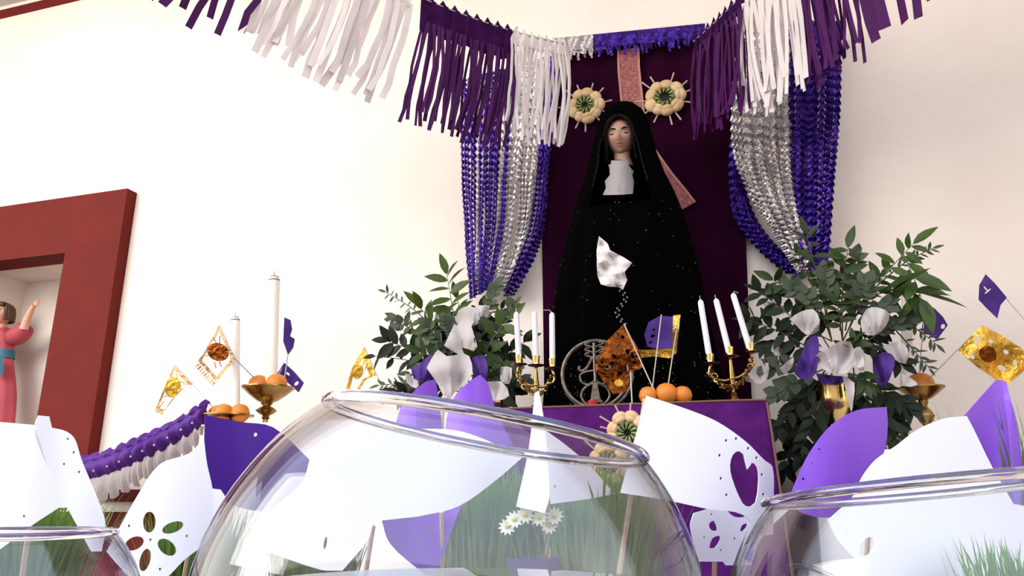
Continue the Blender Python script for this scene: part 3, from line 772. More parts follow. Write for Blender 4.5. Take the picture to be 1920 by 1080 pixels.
# ================================================================== FLAGS ON STICKS
def flag(outline, y, label, mt, sticks=(), hole=None, medal=None, medmat=None, curl=.012, bars=(), stickmat='wire', fringe=None, extra_holes=(), name='foil_flag', sr=1.1):
    cx = sum(p[0] for p in outline)/len(outline); cy_ = sum(p[1] for p in outline)/len(outline)
    def pl(x, yy): return PW(x, yy, y+curl*math.sin((x-cx)*.055+.4)+curl*.5*math.sin((yy-cy_)*.06+(x-cx)*.02))
    t = thing(name, PW(cx, cy_, y), label, 'flag')
    hs = []
    if hole: hs.append([(cx+(x-cx)*hole, cy_+(yy-cy_)*hole) for x, yy in outline])
    hs += list(extra_holes)
    part('foil_frame' if hole else 'flag_sheet', sheet(outline, hs, pl, 6), mt, t, thick=.0008)
    q = pxm(PW(cx, cy_, y))
    if medal:
        mx, my, a, bb, rot = medal
        part('medallion', sheet(oval(mx, my, a, bb, rot, 14), [], pl, 5), medmat or mt, t, thick=.0012)
    for (x0, y0, x1, y1) in bars:
        b = MB(); b.tube([pl(x0+(x1-x0)*k/4, y0+(y1-y0)*k/4) for k in range(5)], .9*q, 5); part('cut_strip', b, medmat or mt, t)
    if fringe:
        (x0, y0), (x1, y1), L_, n = fringe; ll = math.hypot(x1-x0, y1-y0); nx, ny = -(y1-y0)/ll, (x1-x0)/ll
        for k in range(n):
            u = (k+.3)/n; x = x0+(x1-x0)*u; yy = y0+(y1-y0)*u
            part('fringe_strip', sheet([(x, yy), (x+(x1-x0)/n*.6, yy+(y1-y0)/n*.6), (x+(x1-x0)/n*.6+nx*L_, yy+(y1-y0)/n*.6+ny*L_), (x+nx*L_, yy+ny*L_)], [], pl, 5), mt, t, thick=.0008)
    for (x0, y0, x1, y1, ya, yb) in sticks:
        b = MB(); b.tube([PW(x0, y0, ya), PW(x1, y1, yb)], sr*q, 6); part('stick', b, M[stickmat], t)
    return t
flag([(328,683),(363,720),(345,727),(330,742),(303,778),(290,771),(309,725)], -.36, 'folded gold foil pennant on a stick, leftmost flag beside the red niche', M['golddark'], [(328,684,362,721,-.36,-.37),(362,721,396,760,-.37,-.42)], hole=.78, medal=(324,726,15,20,15), medmat=M['gold'], bars=[(318,700,326,712),(330,700,334,712),(306,745,318,740),(298,765,308,752),(340,715,350,722)])
flag([(411,609),(440,672),(434,682),(406,716),(371,677),(386,655)], -.44, 'gold foil diamond flag with fringed edge, in front of the shorter cream candle', M['golddark'], [(411,609,440,672,-.44,-.42),(440,672,484,716,-.42,-.33)], hole=.80, medal=(409,660,21,17,20), medmat=M['amber'], bars=[(400,632,408,648),(412,630,412,645),(405,690,402,678),(415,688,411,676),(386,668,394,664)], fringe=((371,680),(405,718),9,9))
flag([(683,650),(706,703),(686,712),(664,748),(644,745),(660,690)], -.30, 'small gold foil pennant standing just left of the left flower arrangement', M['gold'], [(683,650,706,703,-.3,-.3),(706,703,726,742,-.3,-.34)], hole=.62, medal=(672,698,9,14,20), medmat=M['gold'], bars=[(684,672,680,688),(690,680,684,694)])
flag([(1170,607),(1200,660),(1206,690),(1185,697),(1172,736),(1150,739),(1132,716),(1114,690),(1137,640)], -.578, 'large amber foil flag with cut-out holes beside the iron ring on the altar', M['amber'], [(1170,607,1190,652,-.583,-.578),(1190,652,1230,740,-.578,-.585),(1182,697,1186,772,-.578,-.60)],
     fringe=((1174,736),(1124,706),10,9), medal=(1160,718,8,7,0), medmat=M['gold'], extra_holes=[oval(1146,684,4,7,30),oval(1186,666,3,6,-20),oval(1176,690,5,6,0),oval(1158,650,3,5,30),oval(1128,680,3,4,0),oval(1152,668,5,3,40),oval(1176,660,4,6,10),oval(1162,700,5,4,0),oval(1190,680,4,3,0),oval(1138,690,5,3,60),oval(1168,632,4,3,60),oval(1148,712,3,4,0)], curl=.02, sr=1.3)
flag([(1262,592),(1276,590),(1268,662),(1256,672),(1225,668),(1194,672),(1196,656),(1230,655),(1258,650)], -.50, 'bright gold foil flag behind the small purple flag on the altar', M['gold'], [(1272,595,1250,740,-.495,-.585)], curl=.02)
flag([(1216,604),(1238,592),(1262,594),(1260,652),(1236,655),(1214,650),(1208,628)], -.535, 'small purple tissue flag standing over the oranges on the altar', M['flag_p'], [(1240,590,1222,738,-.535,-.58)], extra_holes=[oval(1224,630,5,3,-20,8),oval(1220,642,4,2,-20,8),oval(1226,618,3,2,0,8)], name='tissue_flag')
flag([(1841,610),(1880,630),(1918,655),(1926,690),(1888,722),(1868,712),(1832,688),(1795,656)], -.42, 'large crinkled gold foil flag at the far right above the purple paper', M['gold'], [(1841,610,1795,656,-.43,-.42),(1795,656,1736,716,-.42,-.33)], extra_holes=[oval(1832,638,5,9,40),oval(1822,668,7,4,40),oval(1886,660,6,4,30),oval(1878,690,9,5,25),oval(1858,640,5,4,20),oval(1903,680,4,6,0)], medal=(1852,664,17,15,30), medmat=M['amber'], curl=.02)
flag([(533,595),(545,600),(548,618),(544,630),(553,636),(550,652),(540,666),(531,640)], -.24, 'crumpled purple tissue flag just right of the tall cream candle, upper one', M['flag_p'], [(540,664,533,712,-.24,-.27)], name='tissue_flag', curl=.02)
flag([(533,680),(552,697),(570,718),(560,736),(520,700)], -.24, 'purple tissue flag leaning behind the tall brass goblet, lower one', M['flag_p'], [(533,681,516,716,-.24,-.28)], extra_holes=[oval(540,701,4,2,45,8),oval(556,719,3,5,45,8)], name='tissue_flag')
flag([(1735,570),(1752,578),(1768,594),(1777,610),(1768,622),(1757,637),(1742,628),(1727,626)], -.22, 'purple tissue flag above the orange goblet right of the flowers', M['flag_p'], [(1735,571,1722,716,-.22,-.30)], extra_holes=[oval(1746,600,1.6,8,15,8),oval(1747,594,6,1.6,15,8),oval(1768,612,4,5,30,8)], name='tissue_flag')
flag([(1848,514),(1866,532),(1888,558),(1876,572),(1870,597),(1852,580),(1835,562),(1836,535)], -.30, 'purple tissue flag highest at the far right edge of the wall', M['flag_p'], [(1887,560,1990,680,-.30,-.36)], extra_holes=[oval(1852,546,1.6,8,50,8),oval(1848,541,6,1.6,50,8)], name='tissue_flag')

# ================================================================== FRINGE GARLANDS
def fringe(P, a, b_, mt, n, length, lean, label, seed, hdr=.05, layers=1, group=None, jag=True):
    """a section of crepe fringe between parameters a..b of the hanging line P(t)"""
    random.seed(seed)
    t = thing('crepe_fringe', P((a+b_)/2), label, 'garland', None)
    top = []; bot = []
    k = 26
    for i in range(k+1):
        p = P(a+(b_-a)*i/k); z = (.020 if i % 3 == 0 else 0)*(1 if jag else 0)
        top.append(p+Vector((0, .006*math.sin(i*2.1), z+.004))); bot.append(p+Vector((lean*hdr*.4, .01*math.sin(i*1.7), -hdr)))
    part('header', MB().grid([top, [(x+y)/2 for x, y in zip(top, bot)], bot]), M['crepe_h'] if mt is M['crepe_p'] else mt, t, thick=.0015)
    sp = (P(b_)-P(a)).length/n
    for ly in range(layers):
        for i in range(n):
            u = a+(b_-a)*(i+.5+rnd(-.25, .25))/n; p = P(u)+Vector((0, .012*ly-.006+rnd(-.004, .004), -hdr*.7))
            L_ = (length(u) if callable(length) else length)*rnd(.86, 1.04); ln = lean+rnd(-.06, .06); w_ = sp*rnd(.26, .42); cv = rnd(-.02, .02)
            cl = [p+Vector((ln*L_*s_*(.6+.4*s_)+cv*math.sin(s_*3.1), rnd(-.003, .003)-.02*s_*rnd(0, 1), -L_*s_)) for s_ in [j/6 for j in range(7)]]
            tdir = (P(b_)-P(a)).normalized(); nn = Vector((-tdir.y, tdir.x, 0)); nn = nn if nn.y < 0 else -nn
            nn = (nn.normalized()+Vector((rnd(-.5, .5), 0, 0))).normalized()
            part('strip', strip_mb(cl, w_, nn), mt, t, thick=.0006)
    return t
LP = [PD(1066, 84, 2.62), PD(950, 55, 2.54), PD(800, 0, 2.42), PD(600, -95, 2.28), PD(400, -215, 2.12), PD(230, -340, 1.98)]
LPc = catmull(LP, 12)
def onpath(path):
    def f(t):
        x = max(0, min(.99999, t))*(len(path)-1); i = int(x); return path[i].lerp(path[i+1], x-i)
    return f
PL = onpath(LPc)
fringe(PL, 0.0, .19, M['crepe_w'], 17, .36, -.06, 'white crepe fringe section hanging beside the left top of the backdrop', 21, layers=2)
fringe(PL, .17, .41, M['crepe_p'], 22, lambda u: .365, -.13, 'deep purple crepe fringe section between two white ones, upper middle', 22, layers=2, hdr=.115)
fringe(PL, .43, .68, M['crepe_w'], 15, lambda u: .34, -.28, 'sheer white crepe fringe section at the top left, second white one from the backdrop', 23, layers=2)
fringe(PL, .665, .96, M['crepe_p'], 13, lambda u: .36, -.30, 'purple crepe fringe strips at the top left edge of the photo', 24)
RP = [PD(1300, 78, 2.52), PD(1340, 42, 2.44), PD(1390, -6, 2.34), PD(1480, -85, 2.18), PD(1580, -165, 2.0), PD(1720, -290, 1.8)]
PR = onpath(catmull(RP, 12))
fringe(PR, 0.0, .42, M['crepe_p'], 14, lambda u: .33+.10*u, -.06, 'dark purple crepe fringe section over the right side of the backdrop', 31, layers=2)
fringe(PR, .40, .62, M['crepe_w'], 11, lambda u: .40, -.04, 'white crepe fringe section right of the backdrop above the silver tinsel', 32, layers=2)
fringe(PR, .615, .80, M['crepe_p'], 11, lambda u: .40, .0, 'purple crepe fringe section above the right purple tinsel', 33, layers=2)
fringe(PR, .80, .97, M['crepe_p'], 7, lambda u: .38, .0, 'short purple crepe fringe end at the far upper right', 34)
# hanging cords of the two garlands
b = MB(); b.tube(LPc, .002, 5); tag(part('garland_cord', b, M['wire'], loc=LPc[0]), 'thin cord carrying the left crepe fringe garland', 'cord')
b = MB(); b.tube(catmull(RP, 12), .002, 5); tag(part('garland_cord', b, M['wire'], loc=RP[0]), 'thin cord carrying the right crepe fringe garland', 'cord')

# ================================================================== TINSEL CURTAINS
def strand(path, w_, mt, parent, seed):
    random.seed(seed)
    n = max(40, int(sum((path[i+1]-path[i]).length for i in range(len(path)-1))/.0125)); f = onpath(path)
    a = []; c = []; ph = rnd(0, 6)
    for i in range(n+1):
        p = f(i/n); z = (1 if i % 2 else -1)
        a.append(p+Vector((-w_+z*.0035, -.004*z+.003*math.sin(i*.3+ph), 0))); c.append(p+Vector((w_+z*.0035, .004*z, .002)))
    part('foil_strand', MB().grid([a, c]), mt, parent, smooth=False)
tinL = thing('tinsel_curtain', PW(900, 560, -.08), 'gathered purple and silver tinsel curtain left of the backdrop', 'curtain')
colsL = 'PPPPPSPPPPPPPSPPSSSSSSSSSPPPP'
nL = len(colsL)
for i, ch in enumerate(colsL):
    u = i/(nL-1)
    tx = 866+u*182; bx = 880+u*72; by = 562-10*math.sin(u*3.1)-u*14
    my = 300; mx = 868+u*155 + (4 if u > .8 else 0)
    lx = 872+u*128+(10*u if u > .7 else 0)
    yd = -.05-.05*(i % 4)/3
    path = catmull([PW(tx, 150-48*u, yd), PW(mx+rnd(-2, 2), my, yd), PW(lx+rnd(-2, 2), 430, yd), PW(bx+rnd(-4, 4), by, yd-.01)], 10)
    strand(path, .0058 if ch == 'P' else .0065, M['foil_p'] if ch == 'P' else M['foil_s'], tinL, 100+i)
for i in range(4):
    yd = -.03
    path = catmull([PW(1022+i*6, 250, yd), PW(1014+i*3, 400, yd), PW(990+i*4, 480, yd-.02), PW(945+i*5, 556, yd-.04)], 10)
    strand(path, .006, M['foil_p'], tinL, 150+i)
tinR = thing('tinsel_curtain', PW(1510, 510, -.08), 'gathered silver and purple tinsel curtain right of the backdrop', 'curtain')
for i in range(17):
    u = i/16; yd = -.06-.05*(i % 4)/3
    path = catmull([PW(1386+u*92, 60, yd), PW(1376+u*106+rnd(-2, 2), 250, yd), PW(1402+u*86+rnd(-2, 2), 350, yd), PW(1455+u*50+rnd(-2, 2), 440, yd), PW(1498+u*26, 512, yd)], 10)
    strand(path, .0066, M['foil_s'], tinR, 200+i)
for i in range(17):
    u = i/16; yd = -.06-.05*(i % 4)/3
    path = catmull([PW(1482+u*92, 40, yd), PW(1482+u*90+rnd(-2, 2), 200, yd), PW(1486+u*74+rnd(-2, 2), 350, yd), PW(1497+u*52, 512, yd)], 10)
    strand(path, .0066, M['foil_p'], tinR, 230+i)
for i in range(14):
    u = i/13; yd = -.03-.02*(i % 3)/2
    path = catmull([PW(1376+u*26, 230, yd), PW(1370+u*22+rnd(-2, 2), 330, yd), PW(1380+u*34+rnd(-2, 2), 410, yd), PW(1425+u*34, 468, yd), PW(1480+u*30, 514, yd-.02)], 10)
    strand(path, .0064, M['foil_p'], tinR, 260+i)

# ================================================================== FLOWER ARRANGEMENTS
def leaf_mesh(name, mt, wid, fold=.12, droop=.12):
    b = MB(); xs = [0, .12, .35, .6, .82, 1.0]; ws = [.02, .55, 1, .92, .5, .01]
    A = []; B_ = []; C_ = []
    for x, w_ in zip(xs, ws):
        z = -droop*x*x; A.append((x, -w_*wid/2, z+fold*w_*wid)); B_.append((x, 0, z)); C_.append((x, w_*wid/2, z+fold*w_*wid))
    b.grid([[Vector(p) for p in r] for r in (A, B_, C_)]); return mesh_of(name, b, mt)
LM = dict(b=leaf_mesh('leaf', M['leaf'], .40), l=leaf_mesh('leaf', M['leafl'], .37), d=leaf_mesh('leaf', M['leafd'], .46), e=leaf_mesh('leaf', M['euc'], .8, .06), f=leaf_mesh('leaf', M['euc'], .3, .06), n=leaf_mesh('leaf', M['leaf'], .2, .1))
MT = dict(b='leaf', l='leafl', d='leafd', e='euc', f='euc', n='leaf')
def bouquet(base, y, branches, label, seed, limit=300):
    random.seed(seed)
    bp = PW(*base, y); t = thing('flower_arrangement', bp, label, 'flowers'); q = pxm(bp); cnt = 0
    extra = {}
    for (p0, p1, ty, n, L_, dy) in branches:
        n = int(n*1.25)
        a = PW(*p0, y); z = PW(*p1, y+dy); mid = a.lerp(z, .55)+Vector((rnd(-4, 4)*q, dy*.3, (6 if p1[1] < p0[1] else 3)*q))
        cl = catmull([a, mid, z], 8)
        b = MB(); b.tube(cl, [1.5*q*(1-.6*k/(len(cl)-1)) for k in range(len(cl))], 5); br_ = part('leafy_branch', b, M['stem' if ty != 'l' else 'greenstick'], t)
        f = onpath(cl)
        for k in range(n):
            u = .30+.70*k/max(1, n-1); p = f(u); d = (f(min(1, u+.05))-f(max(0, u-.05))).normalized()
            side = d.cross(Vector((rnd(-.4, .4), -1, rnd(-.4, .4)))).normalized()*(1 if k % 2 else -1)
            ld_ = (d*rnd(.3, .9)+side*rnd(.5, 1.0)+Vector((0, rnd(-.6, .3), rnd(-.75, .05) if ty in 'bldn' else rnd(-.2, .2)))).normalized()
            if k == n-1: ld_ = (d+Vector((0, -.2, -.2))).normalized()
            nr = Vector((rnd(-.6, .6), -1, rnd(-.1, 1.0))); sd = ld_.cross(nr).normalized(); nr = sd.cross(ld_).normalized()
            L2 = L_*q*rnd(.85, 1.35)
            Mx = Matrix((ld_*L2, sd*L2, nr*L2)).transposed().to_4x4(); Mx.translation = p-bp
            if cnt < limit:
                o = bpy.data.objects.new('leaf', LM[ty]); COL.objects.link(o); o.parent = br_; o.matrix_basis = Mx; cnt += 1
            else:
                mb = extra.setdefault(ty, MB()); me = LM[ty]; o_ = len(mb.v)
                mb.v += [Mx @ v.co + bp for v in me.vertices]; mb.f += [tuple(i+o_ for i in pl.vertices) for pl in me.polygons]
    for ty, mb in extra.items(): part('more_leaves', mb, M[MT[ty]], t, kind='stuff')
    return t, bp
def gauze(t, outline, y, mt, name='gauze_bow', seed=0, amp=.018):
    cx = sum(p[0] for p in outline)/len(outline); cy_ = sum(p[1] for p in outline)/len(outline)
    ph = seed*1.7
    ax_, ay_ = max(outline, key=lambda p_: p_[1]+.3*p_[0]*(1 if seed % 2 else -1))
    ax_ = ax_*.7+cx*.3; ay_ += 6
    def pl(x, yy):
        a = math.atan2(yy-ay_, x-ax_); r = math.hypot(x-ax_, yy-ay_); k = min(1, r/45)
        return PW(x, yy, y-amp*.5-amp*.9*math.sin(a*4.5+ph)*k+amp*.40*math.sin(a*11+ph*2+r*.03)*k+amp*.35*math.sin(r*.11+ph))
    part(name, sheet(round_poly(outline, 2), [], pl, 4), mt, t, thick=.0012)
LB = [((870, 690), (838, 515), 'l', 11, 42, -.02), ((860, 700), (788, 575), 'l', 9, 36, -.04), ((840, 640), (724, 548), 'f', 14, 15, 0), ((840, 660), (733, 600), 'e', 12, 17, -.02),
      ((850, 700), (748, 600), 'b', 7, 30, .02), ((850, 700), (728, 640), 'd', 9, 36, -.03), ((840, 700), (704, 668), 'd', 7, 26, 0), ((840, 720), (712, 722), 'f', 12, 18, 0), ((850, 720), (748, 740), 'd', 9, 38, -.03),
      ((890, 690), (932, 538), 'e', 13, 19, 0), ((890, 700), (966, 570), 'e', 12, 18, -.02), ((890, 710), (952, 600), 'l', 8, 40, -.04), ((890, 720), (985, 640), 'd', 10, 28, 0), ((890, 730), (968, 690), 'e', 10, 20, -.03),
      ((870, 690), (838, 600), 'e', 13, 19, -.05), ((860, 690), (800, 610), 'e', 13, 18, -.05), ((860, 690), (900, 580), 'd', 9, 28, .02), ((880, 720), (940, 740), 'd', 9, 32, -.02), ((860, 720), (790, 660), 'b', 9, 34, -.05),
      ((870, 720), (820, 640), 'd', 10, 32, 0), ((880, 730), (920, 660), 'b', 9, 36, -.05), ((880, 735), (985, 715), 'e', 9, 20, .02), ((875, 735), (770, 700), 'b', 8, 30, -.05), ((880, 735), (935, 700), 'n', 9, 40, -.06), ((880, 700), (858, 560), 'b', 7, 30, .02), ((880, 735), (905, 780), 'd', 8, 34, 0), ((880, 720), (850, 620), 'd', 12, 30, .05), ((885, 720), (905, 610), 'd', 12, 30, .05), ((890, 730), (950, 660), 'd', 11, 30, .05), ((870, 730), (790, 680), 'd', 11, 30, .05), ((890, 740), (960, 730), 'd', 11, 30, .05), ((870, 735), (760, 730), 'd', 10, 30, .04), ((890, 700), (940, 580), 'd', 11, 24, .04)]
tL, bL = bouquet((885, 738), -.36, LB, 'left flower arrangement of eucalyptus and green leaves with white and purple gauze', 41)
for i, (o_, y, mt) in enumerate([([(833,648),(852,606),(860,582),(880,574),(900,585),(884,612),(895,650),(872,668),(848,658)], -.43, 'tulle'), ([(893,572),(916,576),(914,594),(886,612),(878,606)], -.42, 'tulle'),
        ([(800,690),(812,668),(822,656),(838,668),(862,664),(880,668),(886,700),(870,722),(850,738),(842,752),(834,748),(822,722)], -.47, 'tulle'), ([(905,718),(940,715),(955,742),(930,752),(910,745)], -.46, 'tulle'),
        ([(760,700),(785,715),(780,728),(763,718)], -.44, 'tulle'), ([(940,688),(960,690),(955,720),(938,712)], -.42, 'tulle'), ([(818,585),(832,590),(828,604),(814,600)], -.38, 'tulle'), ([(768,640),(800,632),(812,645),(785,655)], -.38, 'tulle'),
        ([(770,690),(790,680),(812,664),(812,700),(800,715),(780,718)], -.445, 'tulle_p'), ([(882,672),(905,665),(915,690),(910,715),(890,712)], -.44, 'tulle_p')]):
    gauze(tL, o_, y, M[mt], 'gauze_bow', i)
def vase(px, py_rim, y, zb_, hw, label):
    c = PW(px, py_rim, y); q = pxm(c); w_ = hw*q; hh = c.z-zb_; B = Vector((c.x, c.y, zb_))
    t = thing('brass_vase', B, label, 'vase'); cup = min(76*q, hh*.62)
    b = MB(); z0 = hh-cup
    b.lathe([(.001, z0), (w_*.25, z0), (w_*.5, z0+cup*.12), (w_*.85, z0+cup*.35), (w_*.93, z0+cup*.6), (w_*.90, z0+cup*.9), (w_*1.0, hh), (w_*.94, hh), (w_*.84, hh-cup*.15), (w_*.8, z0+cup*.4), (.001, z0+cup*.15)], B, 32, fold=lambda a, t_: 1+.018*math.sin(a*14)); part('cup', b, M['brassbright'], t)
    b = MB(); b.lathe([(.001, z0*.1), (w_*.2, z0*.1), (w_*.16, z0*.4), (w_*.34, z0*.55), (w_*.36, z0*.65), (w_*.18, z0*.8), (w_*.3, z0*1.02), (.001, z0*1.02)], B, 24); part('stem', b, M['brass'], t)
    b = MB(); b.lathe([(.001, 0), (w_*.8, 0), (w_*.8, z0*.06), (w_*.45, z0*.12), (w_*.2, z0*.2), (.001, z0*.2)], B, 28); part('foot', b, M['brass'], t)
vase(925, 748, -.34, LZ+.004, 36, 'brass flower vase of the left arrangement, mostly hidden by purple paper')
vase(1563, 716, -.36, RZ+.004, 31, 'polished brass flower vase below the right flower arrangement')
RB = [((1560, 640), (1512, 440), 'b', 11, 34, 0), ((1560, 640), (1500, 480), 'd', 7, 28, .02), ((1575, 620), (1590, 465), 'b', 10, 36, -.02), ((1585, 620), (1605, 480), 'e', 10, 22, 0), ((1600, 600), (1712, 458), 'l', 11, 40, -.03), ((1640, 540), (1748, 466), 'f', 12, 16, -.02),
      ((1620, 560), (1720, 548), 'n', 6, 70, -.05), ((1690, 470), (1728, 560), 'l', 6, 52, -.05), ((1540, 650), (1420, 545), 'd', 11, 34, -.03), ((1530, 660), (1400, 600), 'd', 11, 34, -.02), ((1530, 600), (1450, 525), 'b', 9, 32, -.03), ((1550, 600), (1545, 505), 'e', 12, 22, -.02),
      ((1555, 620), (1490, 540), 'e', 11, 22, -.05), ((1590, 620), (1625, 530), 'e', 13, 24, -.05), ((1600, 640), (1665, 570), 'e', 13, 22, -.04), ((1610, 650), (1705, 600), 'e', 13, 20, -.03), ((1680, 620), (1742, 690), 'f', 10, 20, 0), ((1690, 600), (1755, 645), 'f', 9, 18, 0), ((1540, 660), (1430, 650), 'd', 10, 32, 0),
      ((1540, 680), (1440, 690), 'e', 11, 22, -.02), ((1550, 690), (1455, 740), 'e', 11, 22, -.02), ((1550, 700), (1460, 800), 'd', 13, 34, 0), ((1545, 700), (1470, 880), 'd', 14, 34, .02), ((1560, 700), (1500, 850), 'd', 13, 34, -.03), ((1565, 720), (1520, 900), 'd', 13, 34, .04), ((1590, 710), (1690, 830), 'd', 13, 34, 0),
      ((1600, 700), (1700, 760), 'd', 12, 34, 0), ((1590, 720), (1640, 850), 'd', 13, 34, .03), ((1580, 640), (1570, 560), 'b', 9, 34, -.05), ((1580, 690), (1600, 640), 'b', 8, 32, -.10), ((1590, 700), (1620, 720), 'b', 9, 30, -.10), ((1580, 640), (1650, 520), 'b', 10, 32, 0), ((1600, 640), (1690, 680), 'd', 10, 30, -.02), ((1560, 640), (1480, 610), 'd', 10, 32, .02)]
RB += [((1550, 690), (1505, 760), 'd', 12, 36, .03), ((1560, 690), (1560, 860), 'd', 12, 36, .08), ((1600, 690), (1620, 800), 'd', 12, 36, .05), ((1520, 720), (1480, 820), 'd', 12, 34, .05), ((1640, 720), (1680, 790), 'd', 12, 34, .06), ((1560, 660), (1510, 580), 'd', 12, 32, .06), ((1590, 660), (1650, 620), 'd', 12, 32, .06), ((1580, 650), (1580, 520), 'd', 12, 32, .06)]
tR, bR = bouquet((1572, 716), -.36, RB, 'right flower arrangement of eucalyptus and dark leaves with white gauze in a brass vase', 42)
for i, (o_, y, mt) in enumerate([([(1480,598),(1500,585),(1525,580),(1537,600),(1532,622),(1512,628),(1495,612)], -.43, 'tulle'), ([(1614,600),(1625,580),(1645,576),(1668,588),(1660,612),(1640,628),(1618,625)], -.43, 'tulle'),
        ([(1527,668),(1550,655),(1575,640),(1595,640),(1600,655),(1618,665),(1620,695),(1600,685),(1588,700),(1562,700),(1540,690)], -.48, 'tulle'), ([(1600,655),(1612,650),(1622,668),(1620,698),(1606,690)], -.49, 'tulle'), ([(1580,705),(1602,718),(1600,750),(1596,772),(1588,740)], -.47, 'tulle'),
        ([(1655,650),(1685,640),(1702,655),(1698,682),(1675,672)], -.42, 'tulle'), ([(1690,700),(1712,712),(1720,722),(1695,724)], -.44, 'tulle'), ([(1392,712),(1415,690),(1440,680),(1440,705),(1425,720)], -.38, 'tulle'), ([(1462,690),(1488,670),(1484,690),(1470,700)], -.43, 'tulle'), ([(1420,560),(1450,568),(1478,580),(1455,590)], -.35, 'tulle'), ([(1452,640),(1470,640),(1462,668),(1445,660)], -.36, 'tulle'),
        ([(1512,640),(1530,628),(1536,650),(1530,700),(1510,712),(1490,700),(1500,670)], -.45, 'tulle_p'), ([(1636,672),(1660,660),(1678,672),(1672,700),(1660,722),(1640,715)], -.45, 'tulle_p'), ([(1530,700),(1560,704),(1590,708),(1570,722),(1540,718)], -.42, 'tulle_p')]):
    gauze(tR, o_, y, M[mt], 'gauze_bow', i)

# ================================================================== RUFFLE GARLAND (left)
gp = catmull([PW(150, 893, -.10), PW(230, 868, -.26), PW(310, 832, -.33), PW(392, 785, -.42)], 10)
gf = onpath(gp)
rg = thing('ruffle_garland', gp[0], 'swag of purple and pale tissue ruffles sloping up from the niche to the side table', 'garland')
random.seed(8)
def pleat(name, u0, u1, h0, h1, mt, out, seed):
    random.seed(seed); rows = []
    for i in range(9):
        v = i/8; r = []
        for j in range(13):
            s = j/12; p = gf(u0+(u1-u0)*s*1.28); q = pxm(p)
            bulge = math.sin(math.pi*v)*out+.012*math.sin(s*math.pi*4+seed)*v
            h = (h0+(h1-h0)*v)*q*(1+.16*v*math.cos((s-.5)*math.pi*2+rnd(-.3, .3)))
            r.append(p+Vector((0, -bulge*math.sin(math.pi*(s*.8+.1))-.01, h)))
        rows.append(r)
    part(name, MB().grid(rows), mt, rg, thick=.001)
NP = 11
for k in range(NP):
    u0, u1 = k/NP, (k+1)/NP
    pleat('pale_ruffle', u0*.97, u1*.97, 4, -60+20*u0, M['tissue_w'], .022, k+50)
for k in range(NP):
    u0, u1 = k/NP, (k+1)/NP
    pleat('purple_ruffle', u0, u1, 26, -20, M['tissue_p'], .05, k+20)
    pleat('purple_ruffle', u0, u1, 10, 32, M['tissue_p'], .03, k+35)
    p = gf(u0+.5/NP)
    b = MB(); b.ball(p+Vector((0, -.06, -.012)), .004, 6, 4); part('white_bow', b, M['tulle'], rg)
gb = MB()
for _ in range(40):
    p = gf(rnd(.2, .9))+Vector((0, .01, rnd(.04, .055))); d = Vector((rnd(-1, 1), rnd(-.5, .5), rnd(.1, .8))).normalized()*rnd(.015, .03)
    sd = d.cross(Vector((0, 1, 0))).normalized()*.005; gb.add([p, p+d*.5+sd, p+d, p+d*.5-sd], [(0, 1, 2, 3)])
part('greenery', gb, M['euc'], rg, kind='stuff')

# ================================================================== FOREGROUND OFFERING TABLE
TZ = H-.205
tb = thing('offering_table', (-.1, -1.6, 0), 'low foreground table carrying the glass bowls and wheatgrass pots', 'table')
b = MB(); b.box((-1.5, -2.30, TZ-.04), (.95, -.98, TZ-.004)); part('table_top', b, M['wood'], tb, smooth=False)
for lx in (-1.42, .87):
    for ly in (-2.22, -1.06):
        b = MB(); b.box((lx-.03, ly-.03, 0), (lx+.03, ly+.03, TZ-.04)); part('leg', b, M['wood'], tb, smooth=False)
b = MB(); b.box((-1.52, -2.32, TZ-.004), (.97, -.96, TZ)); b.box((-1.52, -2.325, TZ-.3), (.97, -2.32, TZ)); b.box((-1.52, -.96, TZ-.3), (.97, -.955, TZ))
tag(part('table_runner', b, M['cloth_p'], loc=(-.1, -1.6, TZ), smooth=False), 'violet cloth covering the foreground table under the bowls', 'tablecloth')

# ------------------------------------------------------------------ paper flags on sticks
def paper(panels, sticks, label, name='paper_banner'):
    """panels: (outline, holes, depth, dx slope, curl, material); sticks: (x0,y0,x1,y1,depth)"""
    o0 = panels[0][0][0]; t = None
    base = PD(sticks[0][2], sticks[0][3], sticks[0][4]) if sticks else PD(*o0, panels[0][2])
    t = thing(name, base, label, 'paper decoration')
    for outline, holes, dep, sl, curl, mt in panels:
        cx = sum(p[0] for p in outline)/len(outline); w_ = max(p[0] for p in outline)-min(p[0] for p in outline); x0 = min(p[0] for p in outline)
        cy_ = sum(p[1] for p in outline)/len(outline)
        def pl(x, y): return PD(x, y, dep+sl*(x-cx)/100+curl*math.sin(math.pi*(x-x0)/w_)+.02*(y-cy_)/100*-1)
        part('paper_panel', sheet(smooth_poly(outline), holes, pl, 12), M[mt], t, thick=.0009)
    for (x0, y0, x1, y1, dep) in sticks:
        a = PD(x0, y0, dep); c = PD(x1, y1, dep); d = c-a
        if c.z > TZ+.05: c = a+d*((TZ+.04-a.z)/d.z)
        b = MB(); b.tube([a, c], .0035, 8); part('stick', b, M['stick'], t)
    return t
W = 'paper'; P = 'paper_p'
dots = lambda L_, r=3.2: [oval(x, y, r*.8, r, 0, 7) for x, y in L_]
paper([([(-70,785),(66,797),(100,905),(110,952),(60,985),(0,1030),(-70,1075)], dots([(8,1008),(45,968)], 2.6), .98, .02, -.03, W),
       ([(66,797),(72,779),(92,781),(97,802),(124,809),(140,823),(153,862),(186,942),(198,985),(191,1034),(171,1034),(126,952),(110,952),(97,900)], dots([(127,823),(138,848),(120,870),(148,885)], 2.6), 1.0, .05, .02, W)],
      [(84,784,38,1110,1.01)], 'white cut paper wrapped round a stick at the far left below the niche')
pet = lambda cx, cy, a, b_, r: oval(cx, cy, a, b_, r, 14)
